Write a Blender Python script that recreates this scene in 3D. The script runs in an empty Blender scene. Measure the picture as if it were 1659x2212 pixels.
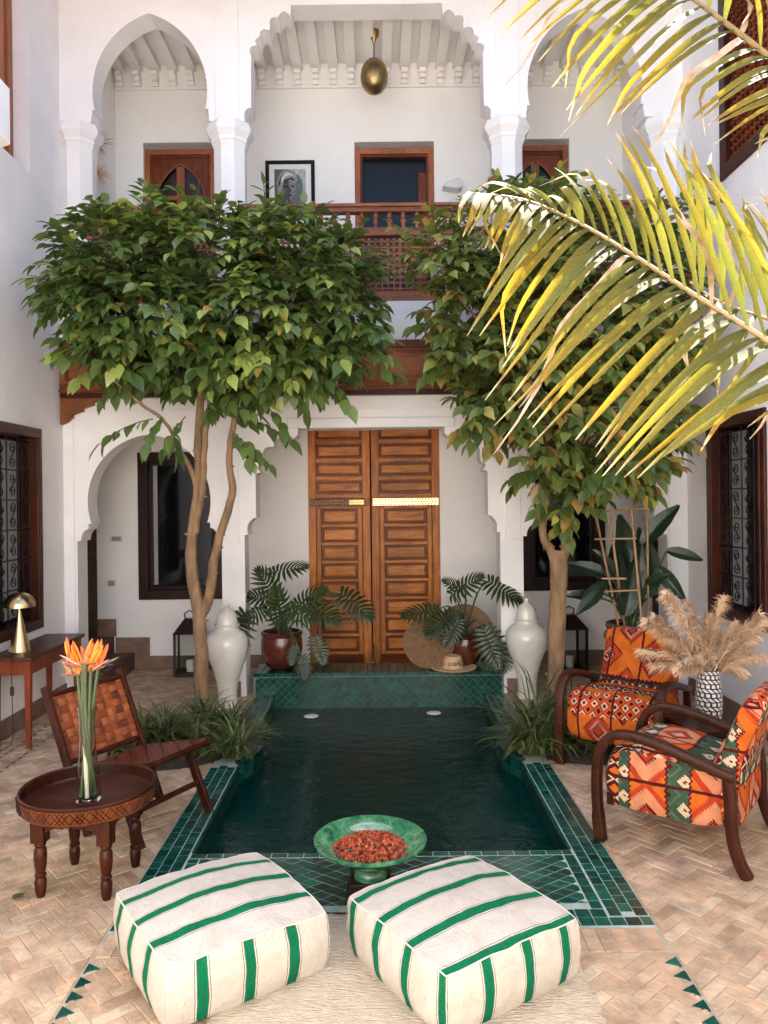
import bpy, bmesh, math, random
from math import sin, cos, pi, radians, sqrt, atan2
from mathutils import Vector, Matrix, noise
from mathutils.geometry import tessellate_polygon
random.seed(7)
SC = bpy.context.scene
COL = SC.collection
# ------------------------------------------------------------------ camera
F, VX, VY, H, ROLL = 1660.0, 815.0, 1080.0, 1.65, 0.0113
cam = bpy.data.cameras.new('camera')
cam.sensor_fit = 'HORIZONTAL'; cam.sensor_width = 36.0; cam.lens = 36.0 * F / 1659.0
cam.shift_x = (829.5 - VX) / 1659.0; cam.shift_y = -(1106 - VY) / 1659.0
cam.clip_start = 0.05; cam.clip_end = 500
camo = bpy.data.objects.new('camera', cam); COL.objects.link(camo)
camo.location = (0, 0, H); camo.rotation_euler = (pi / 2, ROLL, 0)
SC.camera = camo
# ------------------------------------------------------------------ sky, sun, exposure
SUN_EL, SUN_AZ = radians(60), radians(14)          # azimuth from +Y towards +X
w = bpy.data.worlds.new('World'); SC.world = w; w.use_nodes = True
nt = w.node_tree; bg = nt.nodes['Background']
sky = nt.nodes.new('ShaderNodeTexSky'); sky.sky_type = 'NISHITA'; sky.sun_disc = False
sky.dust_density = 3.0; sky.sun_elevation = SUN_EL; sky.sun_rotation = SUN_AZ
nt.links.new(sky.outputs[0], bg.inputs[0]); bg.inputs[1].default_value = 0.08
sl = bpy.data.lights.new('sun', 'SUN'); sl.energy = 5.0; sl.angle = radians(0.5); sl.color = (1, .94, .84)
so = bpy.data.objects.new('sun', sl); COL.objects.link(so)
sdir = Vector((sin(SUN_AZ) * cos(SUN_EL), cos(SUN_AZ) * cos(SUN_EL), sin(SUN_EL)))
so.rotation_euler = (-sdir).to_track_quat('-Z', 'Y').to_euler(); so.location = (0, 0, 20)
vs = SC.view_settings
vs.view_transform = 'Standard'; vs.look = 'None'; vs.gamma = 1; vs.use_curve_mapping = False
vs.exposure = 2.85
vs.use_white_balance = True; vs.white_balance_temperature = 6050; vs.white_balance_tint = 10
SC.cycles.max_bounces = 9; SC.cycles.diffuse_bounces = 7; SC.cycles.glossy_bounces = 3; SC.cycles.transmission_bounces = 8; SC.cycles.transparent_max_bounces = 8
SC.cycles.sample_clamp_indirect = 6

# ------------------------------------------------------------------ pixel helpers (photo scaled to 1659 wide)
def un(px, py): return px - ROLL * (py - 1106), py + ROLL * (px - 829.5)
def at(px, py, Y):
    x, y = un(px, py); return Vector(((x - VX) / F * Y, Y, H - (y - VY) / F * Y))
def fl(px, py, z=0.0):
    x, y = un(px, py); Y = (H - z) * F / (y - VY); return Vector(((x - VX) / F * Y, Y, z))
def proj(p):
    x = VX + F * p[0] / p[1]; y = VY - F * (p[2] - H) / p[1]
    return x + ROLL * (y - 1106), y - ROLL * (x - 829.5)

# ------------------------------------------------------------------ materials
MATS = {}
def nodes(name):
    m = bpy.data.materials.new(name); m.use_nodes = True
    t = m.node_tree; return m, t, t.nodes['Principled BSDF'], t.nodes['Material Output']
def N(t, typ, **kw):
    n = t.nodes.new(typ)
    for k, v in kw.items(): setattr(n, k, v)
    return n
def S(n, **kw):
    for k, v in kw.items(): n.inputs[k].default_value = v
def c4(c): return (c[0], c[1], c[2], 1)
def ramp(t, stops, interp='LINEAR'):
    r = N(t, 'ShaderNodeValToRGB'); e = r.color_ramp; e.interpolation = interp
    while len(e.elements) < len(stops): e.elements.new(0.5)
    for i, (p, c) in enumerate(stops): e.elements[i].position = p; e.elements[i].color = c4(c)
    return r
def texco(t, coords, scale=(1, 1, 1)):
    mp = N(t, 'ShaderNodeMapping'); mp.inputs['Scale'].default_value = scale
    if coords == 'World':
        g = N(t, 'ShaderNodeNewGeometry'); t.links.new(g.outputs['Position'], mp.inputs[0])
    else:
        tc = N(t, 'ShaderNodeTexCoord'); t.links.new(tc.outputs[coords], mp.inputs[0])
    return mp.outputs[0]
def tone_out(t):
    a = N(t, 'ShaderNodeAttribute', attribute_name='tone'); o = N(t, 'ShaderNodeObjectInfo')
    s = N(t, 'ShaderNodeMath', operation='ADD'); f = N(t, 'ShaderNodeMath', operation='FRACT')
    t.links.new(a.outputs['Fac'], s.inputs[0]); t.links.new(o.outputs['Random'], s.inputs[1]); t.links.new(s.outputs[0], f.inputs[0])
    return f.outputs[0]
def mixrgb(t, a, b, fac, mode='MIX'):
    m = N(t, 'ShaderNodeMix', data_type='RGBA', blend_type=mode)
    for sock, v in ((m.inputs['Factor'], fac), (m.inputs['A'], a), (m.inputs['B'], b)):
        if isinstance(v, bpy.types.NodeSocket): t.links.new(v, sock)
        elif isinstance(v, (int, float)): sock.default_value = v
        else: sock.default_value = c4(v)
    return m.outputs['Result']
def add_bump(t, b, height, strength, dist=0.01):
    bp = N(t, 'ShaderNodeBump'); S(bp, Strength=strength, Distance=dist)
    t.links.new(height, bp.inputs['Height']); t.links.new(bp.outputs[0], b.inputs['Normal'])
def mat(name, col, rough=.5, metal=0, var=0, vs_=4, bump=0, bs=60, bd=.004, spec=.5, coords='World', coat=0, tones=None, streak=None, col2=None):
    m, t, b, o = nodes(name); S(b, Roughness=rough, Metallic=metal); b.inputs['Specular IOR Level'].default_value = spec
    b.inputs['Coat Weight'].default_value = coat
    b.inputs['Base Color'].default_value = c4(col)
    src = None
    if tones:
        r = ramp(t, [(i / max(1, len(tones) - 1), c) for i, c in enumerate(tones)]); t.links.new(tone_out(t), r.inputs[0]); src = r.outputs[0]
    if var or col2:
        v = texco(t, coords, streak or (1, 1, 1)); n = N(t, 'ShaderNodeTexNoise'); S(n, Scale=vs_, Detail=5, Roughness=.6)
        t.links.new(v, n.inputs['Vector'])
        rr = ramp(t, [(.3, (0, 0, 0)), (.7, (1, 1, 1))]); t.links.new(n.outputs['Fac'], rr.inputs[0])
        if col2: src = mixrgb(t, src or col, col2, rr.outputs[0])
        else:
            lo, hi = (1 - var,) * 3, (1 + var * .5,) * 3
            f = mixrgb(t, lo, hi, rr.outputs[0]); src = mixrgb(t, src or col, f, 1.0, 'MULTIPLY')
    if src is not None: t.links.new(src, b.inputs['Base Color'])
    if bump:
        v = texco(t, coords, streak or (1, 1, 1)); n = N(t, 'ShaderNodeTexNoise'); S(n, Scale=bs, Detail=4)
        t.links.new(v, n.inputs['Vector']); add_bump(t, b, n.outputs['Fac'], bump, bd)
    MATS[name] = m; return m
def wood(name, dark, light, axis='Z', rough=.42, sc=9, coords='World', spec=.22, tones=False):
    m, t, b, o = nodes(name); S(b, Roughness=rough); b.inputs['Specular IOR Level'].default_value = spec
    st = {'X': (.12, 1, 1), 'Y': (1, .12, 1), 'Z': (1, 1, .12)}[axis]
    v = texco(t, coords, st); n = N(t, 'ShaderNodeTexNoise'); S(n, Scale=sc * 3, Detail=6, Roughness=.65, Distortion=1.2); t.links.new(v, n.inputs['Vector'])
    r = ramp(t, [(.28, dark), (.72, light)]); t.links.new(n.outputs['Fac'], r.inputs[0])
    v2 = texco(t, coords, (1, 1, 1)); n2 = N(t, 'ShaderNodeTexNoise'); S(n2, Scale=2.2, Detail=3); t.links.new(v2, n2.inputs['Vector'])
    r2 = ramp(t, [(.3, (.7,) * 3), (.7, (1.15,) * 3)]); t.links.new(n2.outputs['Fac'], r2.inputs[0])
    c = mixrgb(t, r.outputs[0], r2.outputs[0], 1.0, 'MULTIPLY')
    oi = N(t, 'ShaderNodeObjectInfo'); r3 = ramp(t, [(0, (.82,) * 3), (1, (1.15,) * 3)]); t.links.new(oi.outputs['Random'], r3.inputs[0])
    c = mixrgb(t, c, r3.outputs[0], 1.0, 'MULTIPLY')
    t.links.new(c, b.inputs['Base Color']); add_bump(t, b, n.outputs['Fac'], .25, .002)
    MATS[name] = m; return m
def leafmat(name, cols, rough=.35, trans=.3, spec=.5, vein=True, mott=(.82, 1.12), mscale=6):
    m, t, b, o = nodes(name); S(b, Roughness=rough); b.inputs['Specular IOR Level'].default_value = spec
    r = ramp(t, [(i / (len(cols) - 1), c) for i, c in enumerate(cols)]); t.links.new(tone_out(t), r.inputs[0])
    v = texco(t, 'World'); n = N(t, 'ShaderNodeTexNoise'); S(n, Scale=mscale, Detail=4); t.links.new(v, n.inputs['Vector'])
    rr = ramp(t, [(.35, (mott[0],) * 3), (.65, (mott[1],) * 3)]); t.links.new(n.outputs['Fac'], rr.inputs[0])
    c = mixrgb(t, r.outputs[0], rr.outputs[0], 1.0, 'MULTIPLY'); t.links.new(c, b.inputs['Base Color'])
    tr = N(t, 'ShaderNodeBsdfTranslucent'); tc = mixrgb(t, c, (1.5, 1.5, .7), 1.0, 'MULTIPLY'); t.links.new(tc, tr.inputs['Color'])
    mx = N(t, 'ShaderNodeMixShader'); mx.inputs[0].default_value = trans
    t.links.new(b.outputs[0], mx.inputs[1]); t.links.new(tr.outputs[0], mx.inputs[2]); t.links.new(mx.outputs[0], o.inputs['Surface'])
    MATS[name] = m; return m

# ------------------------------------------------------------------ mesh builder and objects
WM = {}
def link(o, parent):
    COL.objects.link(o)
    if parent is not None:
        o.parent = parent
        if parent in WM: o.matrix_parent_inverse = WM[parent].inverted(); WM[o] = o.matrix_basis.copy()
    return o
def thing(name, label, cat, loc=(0, 0, 0), rz=0, group=None, world=False):
    o = bpy.data.objects.new(name, None); COL.objects.link(o); o.empty_display_size = .1
    o.location = loc; o.rotation_euler = (0, 0, rz); o['label'] = label; o['category'] = cat
    if group: o['group'] = group
    if world: WM[o] = Matrix.Translation(Vector(loc)) @ Matrix.Rotation(rz, 4, 'Z')
    return o
def tag(o, label, cat, group=None):
    o['label'] = label; o['category'] = cat
    if group: o['group'] = group
    return o
class MB:
    def __init__(s): s.v = []; s.f = []; s.uv = []; s.tone = []; s.hasuv = False; s.hastone = False; s.col = []; s.hascol = False
    def face(s, idx, uv=None): s.f.append(tuple(idx)); s.uv.append(uv); s.hasuv |= uv is not None
    def add(s, vs_, fs, tone=None, col=None):
        b = len(s.v); s.v += [Vector(v) for v in vs_]
        for f in fs: s.face([b + i for i in f])
        if tone is not None: s.hastone = True
        s.tone += [tone or 0.0] * len(vs_)
        if col is not None: s.hascol = True
        s.col += [col or (1, 1, 1)] * len(vs_)
        return b
    def box(s, x0, x1, y0, y1, z0, z1, mtx=None, tone=None, col=None):
        v = [Vector((x, y, z)) for z in (z0, z1) for y in (y0, y1) for x in (x0, x1)]
        if mtx is not None: v = [mtx @ p for p in v]
        s.add(v, [(0, 2, 3, 1), (4, 5, 7, 6), (0, 1, 5, 4), (2, 6, 7, 3), (0, 4, 6, 2), (1, 3, 7, 5)], tone, col); return s
    def bar(s, p, q, wd, ht, up=(0, 0, 1)):
        p, q = Vector(p), Vector(q); d = (q - p); L = d.length; d.normalize(); u = Vector(up)
        sd = d.cross(u).normalized(); u = sd.cross(d)
        m = Matrix((( sd.x, d.x, u.x, p.x), (sd.y, d.y, u.y, p.y), (sd.z, d.z, u.z, p.z), (0, 0, 0, 1)))
        return s.box(-wd / 2, wd / 2, 0, L, -ht / 2, ht / 2, m)
    def tube(s, path, rad, seg=8, cap=True, flat=1.0, up=None, tone=None):
        path = [Vector(p) for p in path]; n = len(path)
        if not hasattr(rad, '__len__'): rad = [rad] * n
        u = None; rings = []; vv = []
        for i in range(n):
            d = (path[min(n - 1, i + 1)] - path[max(0, i - 1)]).normalized()
            if up is not None: u = Vector(up)
            elif u is None: u = Vector((0, 0, 1)) if abs(d.z) < .9 else Vector((1, 0, 0))
            sd = d.cross(u)
            if sd.length < 1e-5: sd = d.orthogonal()
            sd.normalize(); u = sd.cross(d).normalized()
            for k in range(seg):
                a = 2 * pi * k / seg; vv.append(path[i] + sd * cos(a) * rad[i] + u * sin(a) * rad[i] * flat)
        fs = []
        for i in range(n - 1):
            for k in range(seg):
                a, b2 = i * seg + k, i * seg + (k + 1) % seg; fs.append((a, b2, b2 + seg, a + seg))
        if cap: fs.append(tuple(range(seg))[::-1]); fs.append(tuple((n - 1) * seg + k for k in range(seg)))
        s.add(vv, fs, tone); return s
    def lathe(s, prof, seg=24, c=(0, 0, 0), mtx=None, tone=None):
        vv = []; fs = []; n = len(prof); c = Vector(c)
        for r, z in prof:
            for k in range(seg):
                a = 2 * pi * k / seg; vv.append(c + Vector((r * cos(a), r * sin(a), z)))
        for i in range(n - 1):
            for k in range(seg):
                a, b2 = i * seg + k, i * seg + (k + 1) % seg; fs.append((a, b2, b2 + seg, a + seg))
        if prof[0][0] > 1e-4: fs.append(tuple(range(seg))[::-1])
        if prof[-1][0] > 1e-4: fs.append(tuple((n - 1) * seg + k for k in range(seg)))
        if mtx is not None: vv = [mtx @ p for p in vv]
        s.add(vv, fs, tone); return s
    def prism(s, outer, holes, plane, d0, d1, tone=None, col=None):
        loops = [outer] + list(holes); fl_ = [p for L in loops for p in L]
        def mp(p, d): return {'XZ': (p[0], d, p[1]), 'YZ': (d, p[0], p[1]), 'XY': (p[0], p[1], d)}[plane]
        tri = tessellate_polygon([[Vector((p[0], p[1], 0)) for p in L] for L in loops]); n = len(fl_)
        vv = [mp(p, d0) for p in fl_] + [mp(p, d1) for p in fl_]
        fs = [tuple(t_) for t_ in tri] + [tuple(i + n for i in t_)[::-1] for t_ in tri]
        b = 0
        for L in loops:
            m = len(L)
            for i in range(m): fs.append((b + i, b + (i + 1) % m, b + (i + 1) % m + n, b + i + n))
            b += m
        s.add(vv, fs, tone, col); return s
    def grid(s, fn, nu, nv, uvfn=None, tone=None, cu=False):
        b = len(s.v); P = [[Vector(fn(i / nu, j / nv)) for j in range(nv + 1)] for i in range(nu + 1)]
        s.add([p for r in P for p in r], [], tone)
        for i in range(nu):
            for j in range(nv):
                q = [b + i * (nv + 1) + j, b + (i + 1) * (nv + 1) + j, b + (i + 1) * (nv + 1) + j + 1, b + i * (nv + 1) + j + 1]
                uv = None
                if uvfn: uv = [uvfn(a / nu, c / nv) for a, c in ((i, j), (i + 1, j), (i + 1, j + 1), (i, j + 1))]
                s.face(q, uv)
        return s
    def mesh(s, name, mats, smooth=None, bevel=0, recalc=True, weld=False):
        me = bpy.data.meshes.new(name); me.from_pydata([tuple(v) for v in s.v], [], s.f)
        if s.hasuv:
            ul = me.uv_layers.new(name='UVMap'); k = 0
            for f, uv in zip(s.f, s.uv):
                for j in range(len(f)):
                    ul.data[k].uv = uv[j] if uv else (0, 0); k += 1
        if s.hastone:
            a = me.attributes.new('tone', 'FLOAT', 'POINT'); a.data.foreach_set('value', s.tone)
        if s.hascol:
            a = me.attributes.new('pcol', 'FLOAT_COLOR', 'POINT'); a.data.foreach_set('color', [x for c in s.col for x in (c[0], c[1], c[2], 1)])
        if recalc or bevel or weld:
            bm = bmesh.new(); bm.from_mesh(me)
            if weld: bmesh.ops.remove_doubles(bm, verts=bm.verts, dist=1e-4)
            if recalc: bmesh.ops.recalc_face_normals(bm, faces=bm.faces)
            if bevel:
                ed = [e for e in bm.edges if len(e.link_faces) == 2 and e.calc_face_angle(0) > radians(35)]
                bmesh.ops.bevel(bm, geom=ed, offset=bevel, segments=2, affect='EDGES', profile=.5, clamp_overlap=True)
            bm.to_mesh(me); bm.free()
        me.materials.append(MATS[mats] if isinstance(mats, str) else mats)
        if smooth:
            me.polygons.foreach_set('use_smooth', [True] * len(me.polygons)); me.set_sharp_from_angle(angle=radians(smooth))
        me.update(); return me
    def build(s, name, mats, parent=None, smooth=None, bevel=0, label=None, **kw):
        o = bpy.data.objects.new(name, s.mesh(name, mats, smooth, bevel, **kw))
        if label: o['label'] = label
        return link(o, parent)
def inst(name, me, mtx, parent):
    o = bpy.data.objects.new(name, me); o.matrix_basis = mtx; return link(o, parent)
def orient(p, d, nrm, s=1.0):
    y = Vector(d).normalized(); z = Vector(nrm); x = y.cross(z)
    if x.length < 1e-4: x = y.orthogonal()
    x.normalize(); z = x.cross(y)
    if not hasattr(s, '__len__'): s = (s, s, s)
    return Matrix(((x.x * s[0], y.x * s[1], z.x * s[2], p[0]), (x.y * s[0], y.y * s[1], z.y * s[2], p[1]), (x.z * s[0], y.z * s[1], z.z * s[2], p[2]), (0, 0, 0, 1)))
def rnd(a, b): return random.uniform(a, b)
def lerp(a, b, t): return a + (b - a) * t
def curve(pts, n=8):
    pts = [Vector(p) for p in pts]; out = []
    for i in range(len(pts) - 1):
        p0, p1, p2, p3 = pts[max(0, i - 1)], pts[i], pts[i + 1], pts[min(len(pts) - 1, i + 2)]
        for k in range(n):
            t = k / n
            out.append(.5 * ((2 * p1) + (p2 - p0) * t + (2 * p0 - 5 * p1 + 4 * p2 - p3) * t * t + (3 * p1 - p0 - 3 * p2 + p3) * t ** 3))
    return out + [pts[-1]]

# ------------------------------------------------------------------ palette
mat('plaster', (.83, .815, .80), .85, var=.075, vs_=2.3, bump=.30, bs=4.5, bd=.018, spec=.25)
mat('plaster_inner', (.83, .812, .78), .85, var=.05, vs_=1.9, bump=.30, bs=4.5, bd=.018, spec=.25)
mat('brick', (.5, .33, .22), .6, var=.42, vs_=8, bump=.8, bs=55, bd=.007, spec=.3,
    tones=[(.42, .28, .175), (.53, .38, .25), (.46, .32, .205), (.56, .43, .295), (.36, .235, .145), (.50, .355, .23), (.49, .31, .19)])
mat('mortar', (.40, .32, .235), .9, var=.3, vs_=18, bump=.4, bs=90)
mat('skirting', (.22, .13, .085), .6, var=.4, vs_=9, bump=.3, bs=60)
mat('step_tile', (.12, .065, .045), .5, var=.4, vs_=9, bump=.2, bs=60)
mat('tile', (.012, .085, .062), .16, var=.35, vs_=14, bump=.25, bs=34, bd=.003, spec=.5,
    tones=[(.004, .042, .029), (.008, .072, .049), (.005, .052, .036), (.014, .10, .066), (.003, .033, .025), (.007, .064, .043)])
mat('grout_dark', (.17, .22, .19), .8)
mat('grout', (.34, .40, .355), .8, var=.25, vs_=20)
mat('basin', (.004, .03, .026), .3)
mat('soil', (.05, .035, .022), .95, var=.5, vs_=30, bump=.8, bs=60, bd=.02)
wood('redwood', (.085, .016, .005), (.23, .06, .018), 'X', .38)
wood('redwood_v', (.085, .016, .005), (.22, .055, .017), 'Z', .38)
wood('fascia_wood', (.17, .048, .014), (.38, .135, .045), 'X', .4)
wood('rail_wood', (.17, .055, .024), (.38, .145, .068), 'X', .45)
wood('spindle_wood', (.20, .07, .034), (.44, .18, .095), 'Z', .5)
wood('door_wood', (.29, .083, .013), (.72, .27, .055), 'X', .4, sc=7)
wood('door_wood_v', (.25, .07, .011), (.64, .23, .046), 'Z', .4, sc=7)
wood('dark_frame', (.009, .002, .0015), (.026, .006, .004), 'Z', .4)
wood('win_frame', (.026, .006, .003), (.075, .018, .008), 'Z', .38)
wood('orange_wood', (.20, .06, .022), (.42, .15, .06), 'Z', .4)
wood('console_wood', (.12, .024, .008), (.25, .056, .018), 'Z', .36)
wood('console_top', (.05, .013, .007), (.12, .036, .018), 'Y', .34)
wood('chair_wood', (.018, .0042, .0016), (.060, .0135, .0045), 'Z', .34)
wood('arm_wood', (.020, .0052, .0020), (.080, .023, .0085), 'X', .34)
wood('tray_wood', (.016, .0036, .0013), (.050, .0115, .0042), 'X', .3)
wood('carved_wood', (.085, .022, .005), (.22, .066, .016), 'Z', .36)
wood('post_wood', (.20, .12, .06), (.38, .24, .13), 'Z', .5)
wood('bamboo', (.30, .16, .08), (.52, .33, .18), 'Z', .45)
mat('unlit_room_glass', (.004, .005, .007), .06, spec=.5)  # opaque black stands in for the unlit rooms behind the panes
mat('dim_room_glass', (.010, .011, .013), .25, spec=.25)
mat('red_glass', (.014, .004, .003), .2, spec=.3); mat('green_glass', (.004, .010, .008), .2, spec=.3)
mat('pale_panel', (.30, .29, .285), .8, var=.1, vs_=6)
mat('iron', (.010, .009, .009), .5, metal=.6)
mat('iron_brown', (.03, .014, .010), .5, metal=.5, var=.4, vs_=20)
mat('brass', (.58, .43, .22), .26, metal=1, var=.12, vs_=8)
mat('aged_brass', (.36, .25, .11), .34, metal=1, var=.45, vs_=13, bump=.3, bs=40, bd=.004)
mat('dark_brass', (.10, .05, .025), .4, metal=.7, var=.4, vs_=30)
mat('glaze_white', (.66, .63, .55), .16, var=.10, vs_=7, spec=.5, coat=.3, bump=.06, bs=14)
mat('terracotta', (.17, .065, .036), .6, var=.35, vs_=8, bump=.3, bs=30)
mat('oxblood', (.10, .022, .012), .22, var=.5, vs_=7, coat=.3)
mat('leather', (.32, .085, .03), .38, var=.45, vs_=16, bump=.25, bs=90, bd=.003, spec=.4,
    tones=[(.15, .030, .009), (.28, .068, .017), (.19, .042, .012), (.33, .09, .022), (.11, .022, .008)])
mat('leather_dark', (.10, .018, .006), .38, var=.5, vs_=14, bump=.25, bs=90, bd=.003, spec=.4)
mat('straw', (.58, .40, .20), .75, var=.3, vs_=60, bump=.5, bs=160, bd=.003)
mat('woven', (.24, .135, .066), .85, var=.5, vs_=55, bump=.8, bs=120, bd=.006)
mat('black', (.006, .006, .006), .6, spec=.2); mat('white_plastic', (.70, .68, .65), .4)
mat('candle', (.78, .75, .68), .55); mat('paper', (.72, .71, .70), .8)
mat('seam', (.60, .53, .44), .9)
mat('cord', (.015, .010, .008), .6)
mat('rug', (.56, .44, .31), .95, vs_=60, bump=1.0, bs=70, bd=.03, spec=.1, col2=(.74, .63, .48), streak=(.5, 2.0, 1))
mat('berry', (.30, .05, .02), .45, tones=[(.30, .05, .02), (.50, .10, .025), (.16, .022, .014), (.42, .075, .02), (.09, .016, .012)])
mat('bark', (.30, .185, .09), .8, vs_=16, bump=1.0, bs=30, bd=.02, col2=(.13, .075, .038), streak=(1, 1, .3))
mat('twig', (.10, .07, .04), .8)
mat('stalk', (.05, .085, .03), .45, var=.3, vs_=9)
mat('flower_stem', (.055, .080, .028), .4, var=.35, vs_=8)
mat('pale_cut', (.6, .52, .36), .6)
mat('petal', (.85, .16, .01), .4, tones=[(.85, .14, .01), (.95, .26, .02), (.75, .09, .008)])
mat('pink_petal', (.75, .42, .33), .5); mat('blue_petal', (.06, .04, .12), .5)
mat('bract', (.15, .16, .06), .45, col2=(.35, .12, .07), vs_=14)
mat('plume', (.60, .42, .26), .9, tones=[(.50, .32, .19), (.66, .47, .29), (.74, .56, .37), (.42, .26, .16)], spec=.1)
mat('rachis', (.26, .18, .07), .55, var=.25, vs_=8)
leafmat('tree_leaf', [(.052, .092, .022), (.115, .175, .042), (.068, .115, .030), (.150, .215, .055), (.060, .100, .026), (.34, .42, .10), (.34, .17, .04)], .30, .34)
leafmat('tree_leaf_warm', [(.054, .094, .022), (.140, .190, .046), (.075, .120, .030), (.185, .235, .058), (.070, .110, .03), (.32, .36, .09), (.36, .19, .05)], .30, .34)
leafmat('philo_leaf', [(.022, .040, .012), (.044, .070, .020), (.030, .053, .015)], .32, .2)
leafmat('strel_leaf', [(.012, .028, .014), (.022, .044, .02)], .32, .15)
leafmat('grass_leaf', [(.04, .062, .016), (.10, .13, .036), (.06, .09, .024), (.22, .24, .085)], .35, .25)
leafmat('fallen_leaf', [(.06, .08, .02), (.05, .07, .02)], .5, .1)

# glass
m, t, b, o = nodes('clear_glass'); S(b, Roughness=.0, IOR=1.18); b.inputs['Transmission Weight'].default_value = 1.0; b.inputs['Base Color'].default_value = (.93, .97, .95, 1); MATS['clear_glass'] = m
# water: dark, rippled
m, t, b, o = nodes('water'); b.inputs['Base Color'].default_value = (.0008, .019, .0155, 1); S(b, Roughness=.05, IOR=1.33); b.inputs['Specular IOR Level'].default_value = .14
v = texco(t, 'World', (1, 1.7, 1)); n = N(t, 'ShaderNodeTexNoise'); S(n, Scale=7, Detail=4, Distortion=.6); t.links.new(v, n.inputs['Vector'])
add_bump(t, b, n.outputs['Fac'], .32, .03); MATS['water'] = m
# palm leaflet: tone along its length (uv.x) with mottling and dry tips
m, t, b, o = nodes('palm_leaf'); S(b, Roughness=.6); b.inputs['Specular IOR Level'].default_value = .3
tc = N(t, 'ShaderNodeUVMap'); sx = N(t, 'ShaderNodeSeparateXYZ'); t.links.new(tc.outputs[0], sx.inputs[0])
r1 = ramp(t, [(0, (.11, .11, .032)), (.4, (.23, .19, .030)), (.82, (.34, .235, .028)), (.91, (.34, .17, .05)), (.97, (.50, .42, .34))]); t.links.new(sx.outputs[0], r1.inputs[0])
r2 = ramp(t, [(0, (.10, .115, .03)), (.55, (.20, .21, .05)), (.88, (.26, .23, .06)), (.97, (.46, .40, .31))]); t.links.new(sx.outputs[0], r2.inputs[0])
c = mixrgb(t, r1.outputs[0], r2.outputs[0], tone_out(t))
v = texco(t, 'World'); n = N(t, 'ShaderNodeTexNoise'); S(n, Scale=150, Detail=5, Roughness=.7); t.links.new(v, n.inputs['Vector'])
rr = ramp(t, [(.35, (.78,) * 3), (.62, (1.10,) * 3)]); t.links.new(n.outputs['Fac'], rr.inputs[0]); c = mixrgb(t, c, rr.outputs[0], 1.0, 'MULTIPLY')
t.links.new(c, b.inputs['Base Color']); tr = N(t, 'ShaderNodeBsdfTranslucent'); t.links.new(mixrgb(t, c, (1.35, 1.25, .6), 1.0, 'MULTIPLY'), tr.inputs['Color'])
mx = N(t, 'ShaderNodeMixShader'); mx.inputs[0].default_value = .5; t.links.new(b.outputs[0], mx.inputs[1]); t.links.new(tr.outputs[0], mx.inputs[2]); t.links.new(mx.outputs[0], o.inputs['Surface'])
wv = N(t, 'ShaderNodeTexWave'); S(wv, Scale=3.5); wv.bands_direction = 'Y'; t.links.new(tc.outputs[0], wv.inputs['Vector']); add_bump(t, b, wv.outputs['Fac'], .5, .002); MATS['palm_leaf'] = m
mat('dry_leaf', (.24, .12, .05), .7, vs_=18, col2=(.52, .42, .30))
# printed portrait: colours from the mesh
m, t, b, o = nodes('print'); S(b, Roughness=.6); a = N(t, 'ShaderNodeAttribute', attribute_name='pcol')
v = texco(t, 'World'); n = N(t, 'ShaderNodeTexNoise'); S(n, Scale=55, Detail=5); t.links.new(v, n.inputs['Vector'])
rr = ramp(t, [(.35, (.7,) * 3), (.65, (1.2,) * 3)]); t.links.new(n.outputs['Fac'], rr.inputs[0])
t.links.new(mixrgb(t, a.outputs['Color'], rr.outputs[0], 1.0, 'MULTIPLY'), b.inputs['Base Color']); MATS['print'] = m
# striped canvas: uv.x holds metres across the stripes
def math_(t, op, a, b_=None, c_=None):
    n = N(t, 'ShaderNodeMath', operation=op)
    for i, v in enumerate((a, b_, c_)):
        if v is None: continue
        if isinstance(v, bpy.types.NodeSocket): t.links.new(v, n.inputs[i])
        else: n.inputs[i].default_value = v
    return n.outputs[0]
def stripe_mat(name, period, phase):
    m, t, b, o = nodes(name); S(b, Roughness=.9); b.inputs['Specular IOR Level'].default_value = .15
    u = N(t, 'ShaderNodeUVMap'); sx = N(t, 'ShaderNodeSeparateXYZ'); t.links.new(u.outputs[0], sx.inputs[0])
    v = texco(t, 'Object'); nz = N(t, 'ShaderNodeTexNoise'); S(nz, Scale=9, Detail=2); t.links.new(v, nz.inputs['Vector'])
    wob = math_(t, 'MULTIPLY_ADD', nz.outputs['Fac'], .012, -.006)
    f = math_(t, 'FRACT', math_(t, 'DIVIDE', math_(t, 'ADD', math_(t, 'ADD', sx.outputs[0], wob), phase), period))
    d = math_(t, 'MULTIPLY', math_(t, 'ABSOLUTE', math_(t, 'SUBTRACT', f, .5)), period)   # metres from stripe centre
    cream, green, dark = (.53, .485, .425), (.005, .13, .056), (.02, .06, .04)
    q = math_(t, 'DIVIDE', d, .060)
    r = ramp(t, [(0, green), (.24, (.007, .15, .066)), (.29, dark), (.315, (.56, .51, .45)), (.40, dark), (.435, cream)], 'CONSTANT'); t.links.new(q, r.inputs[0])
    n2 = N(t, 'ShaderNodeTexNoise'); S(n2, Scale=130, Detail=3); t.links.new(v, n2.inputs['Vector'])
    n3 = N(t, 'ShaderNodeTexNoise'); S(n3, Scale=7, Detail=6, Roughness=.7, Distortion=1.5); t.links.new(v, n3.inputs['Vector'])
    rr = ramp(t, [(.3, (.86, .82, .77)), (.65, (1.04,) * 3)]); t.links.new(n3.outputs['Fac'], rr.inputs[0])
    t.links.new(mixrgb(t, r.outputs[0], rr.outputs[0], 1.0, 'MULTIPLY'), b.inputs['Base Color'])
    add_bump(t, b, math_(t, 'ADD', n2.outputs['Fac'], math_(t, 'MULTIPLY', n3.outputs['Fac'], 2.0)), .75, .009); MATS[name] = m
stripe_mat('canvas_a', .175, .02); stripe_mat('canvas_b', .165, .07)
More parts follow.
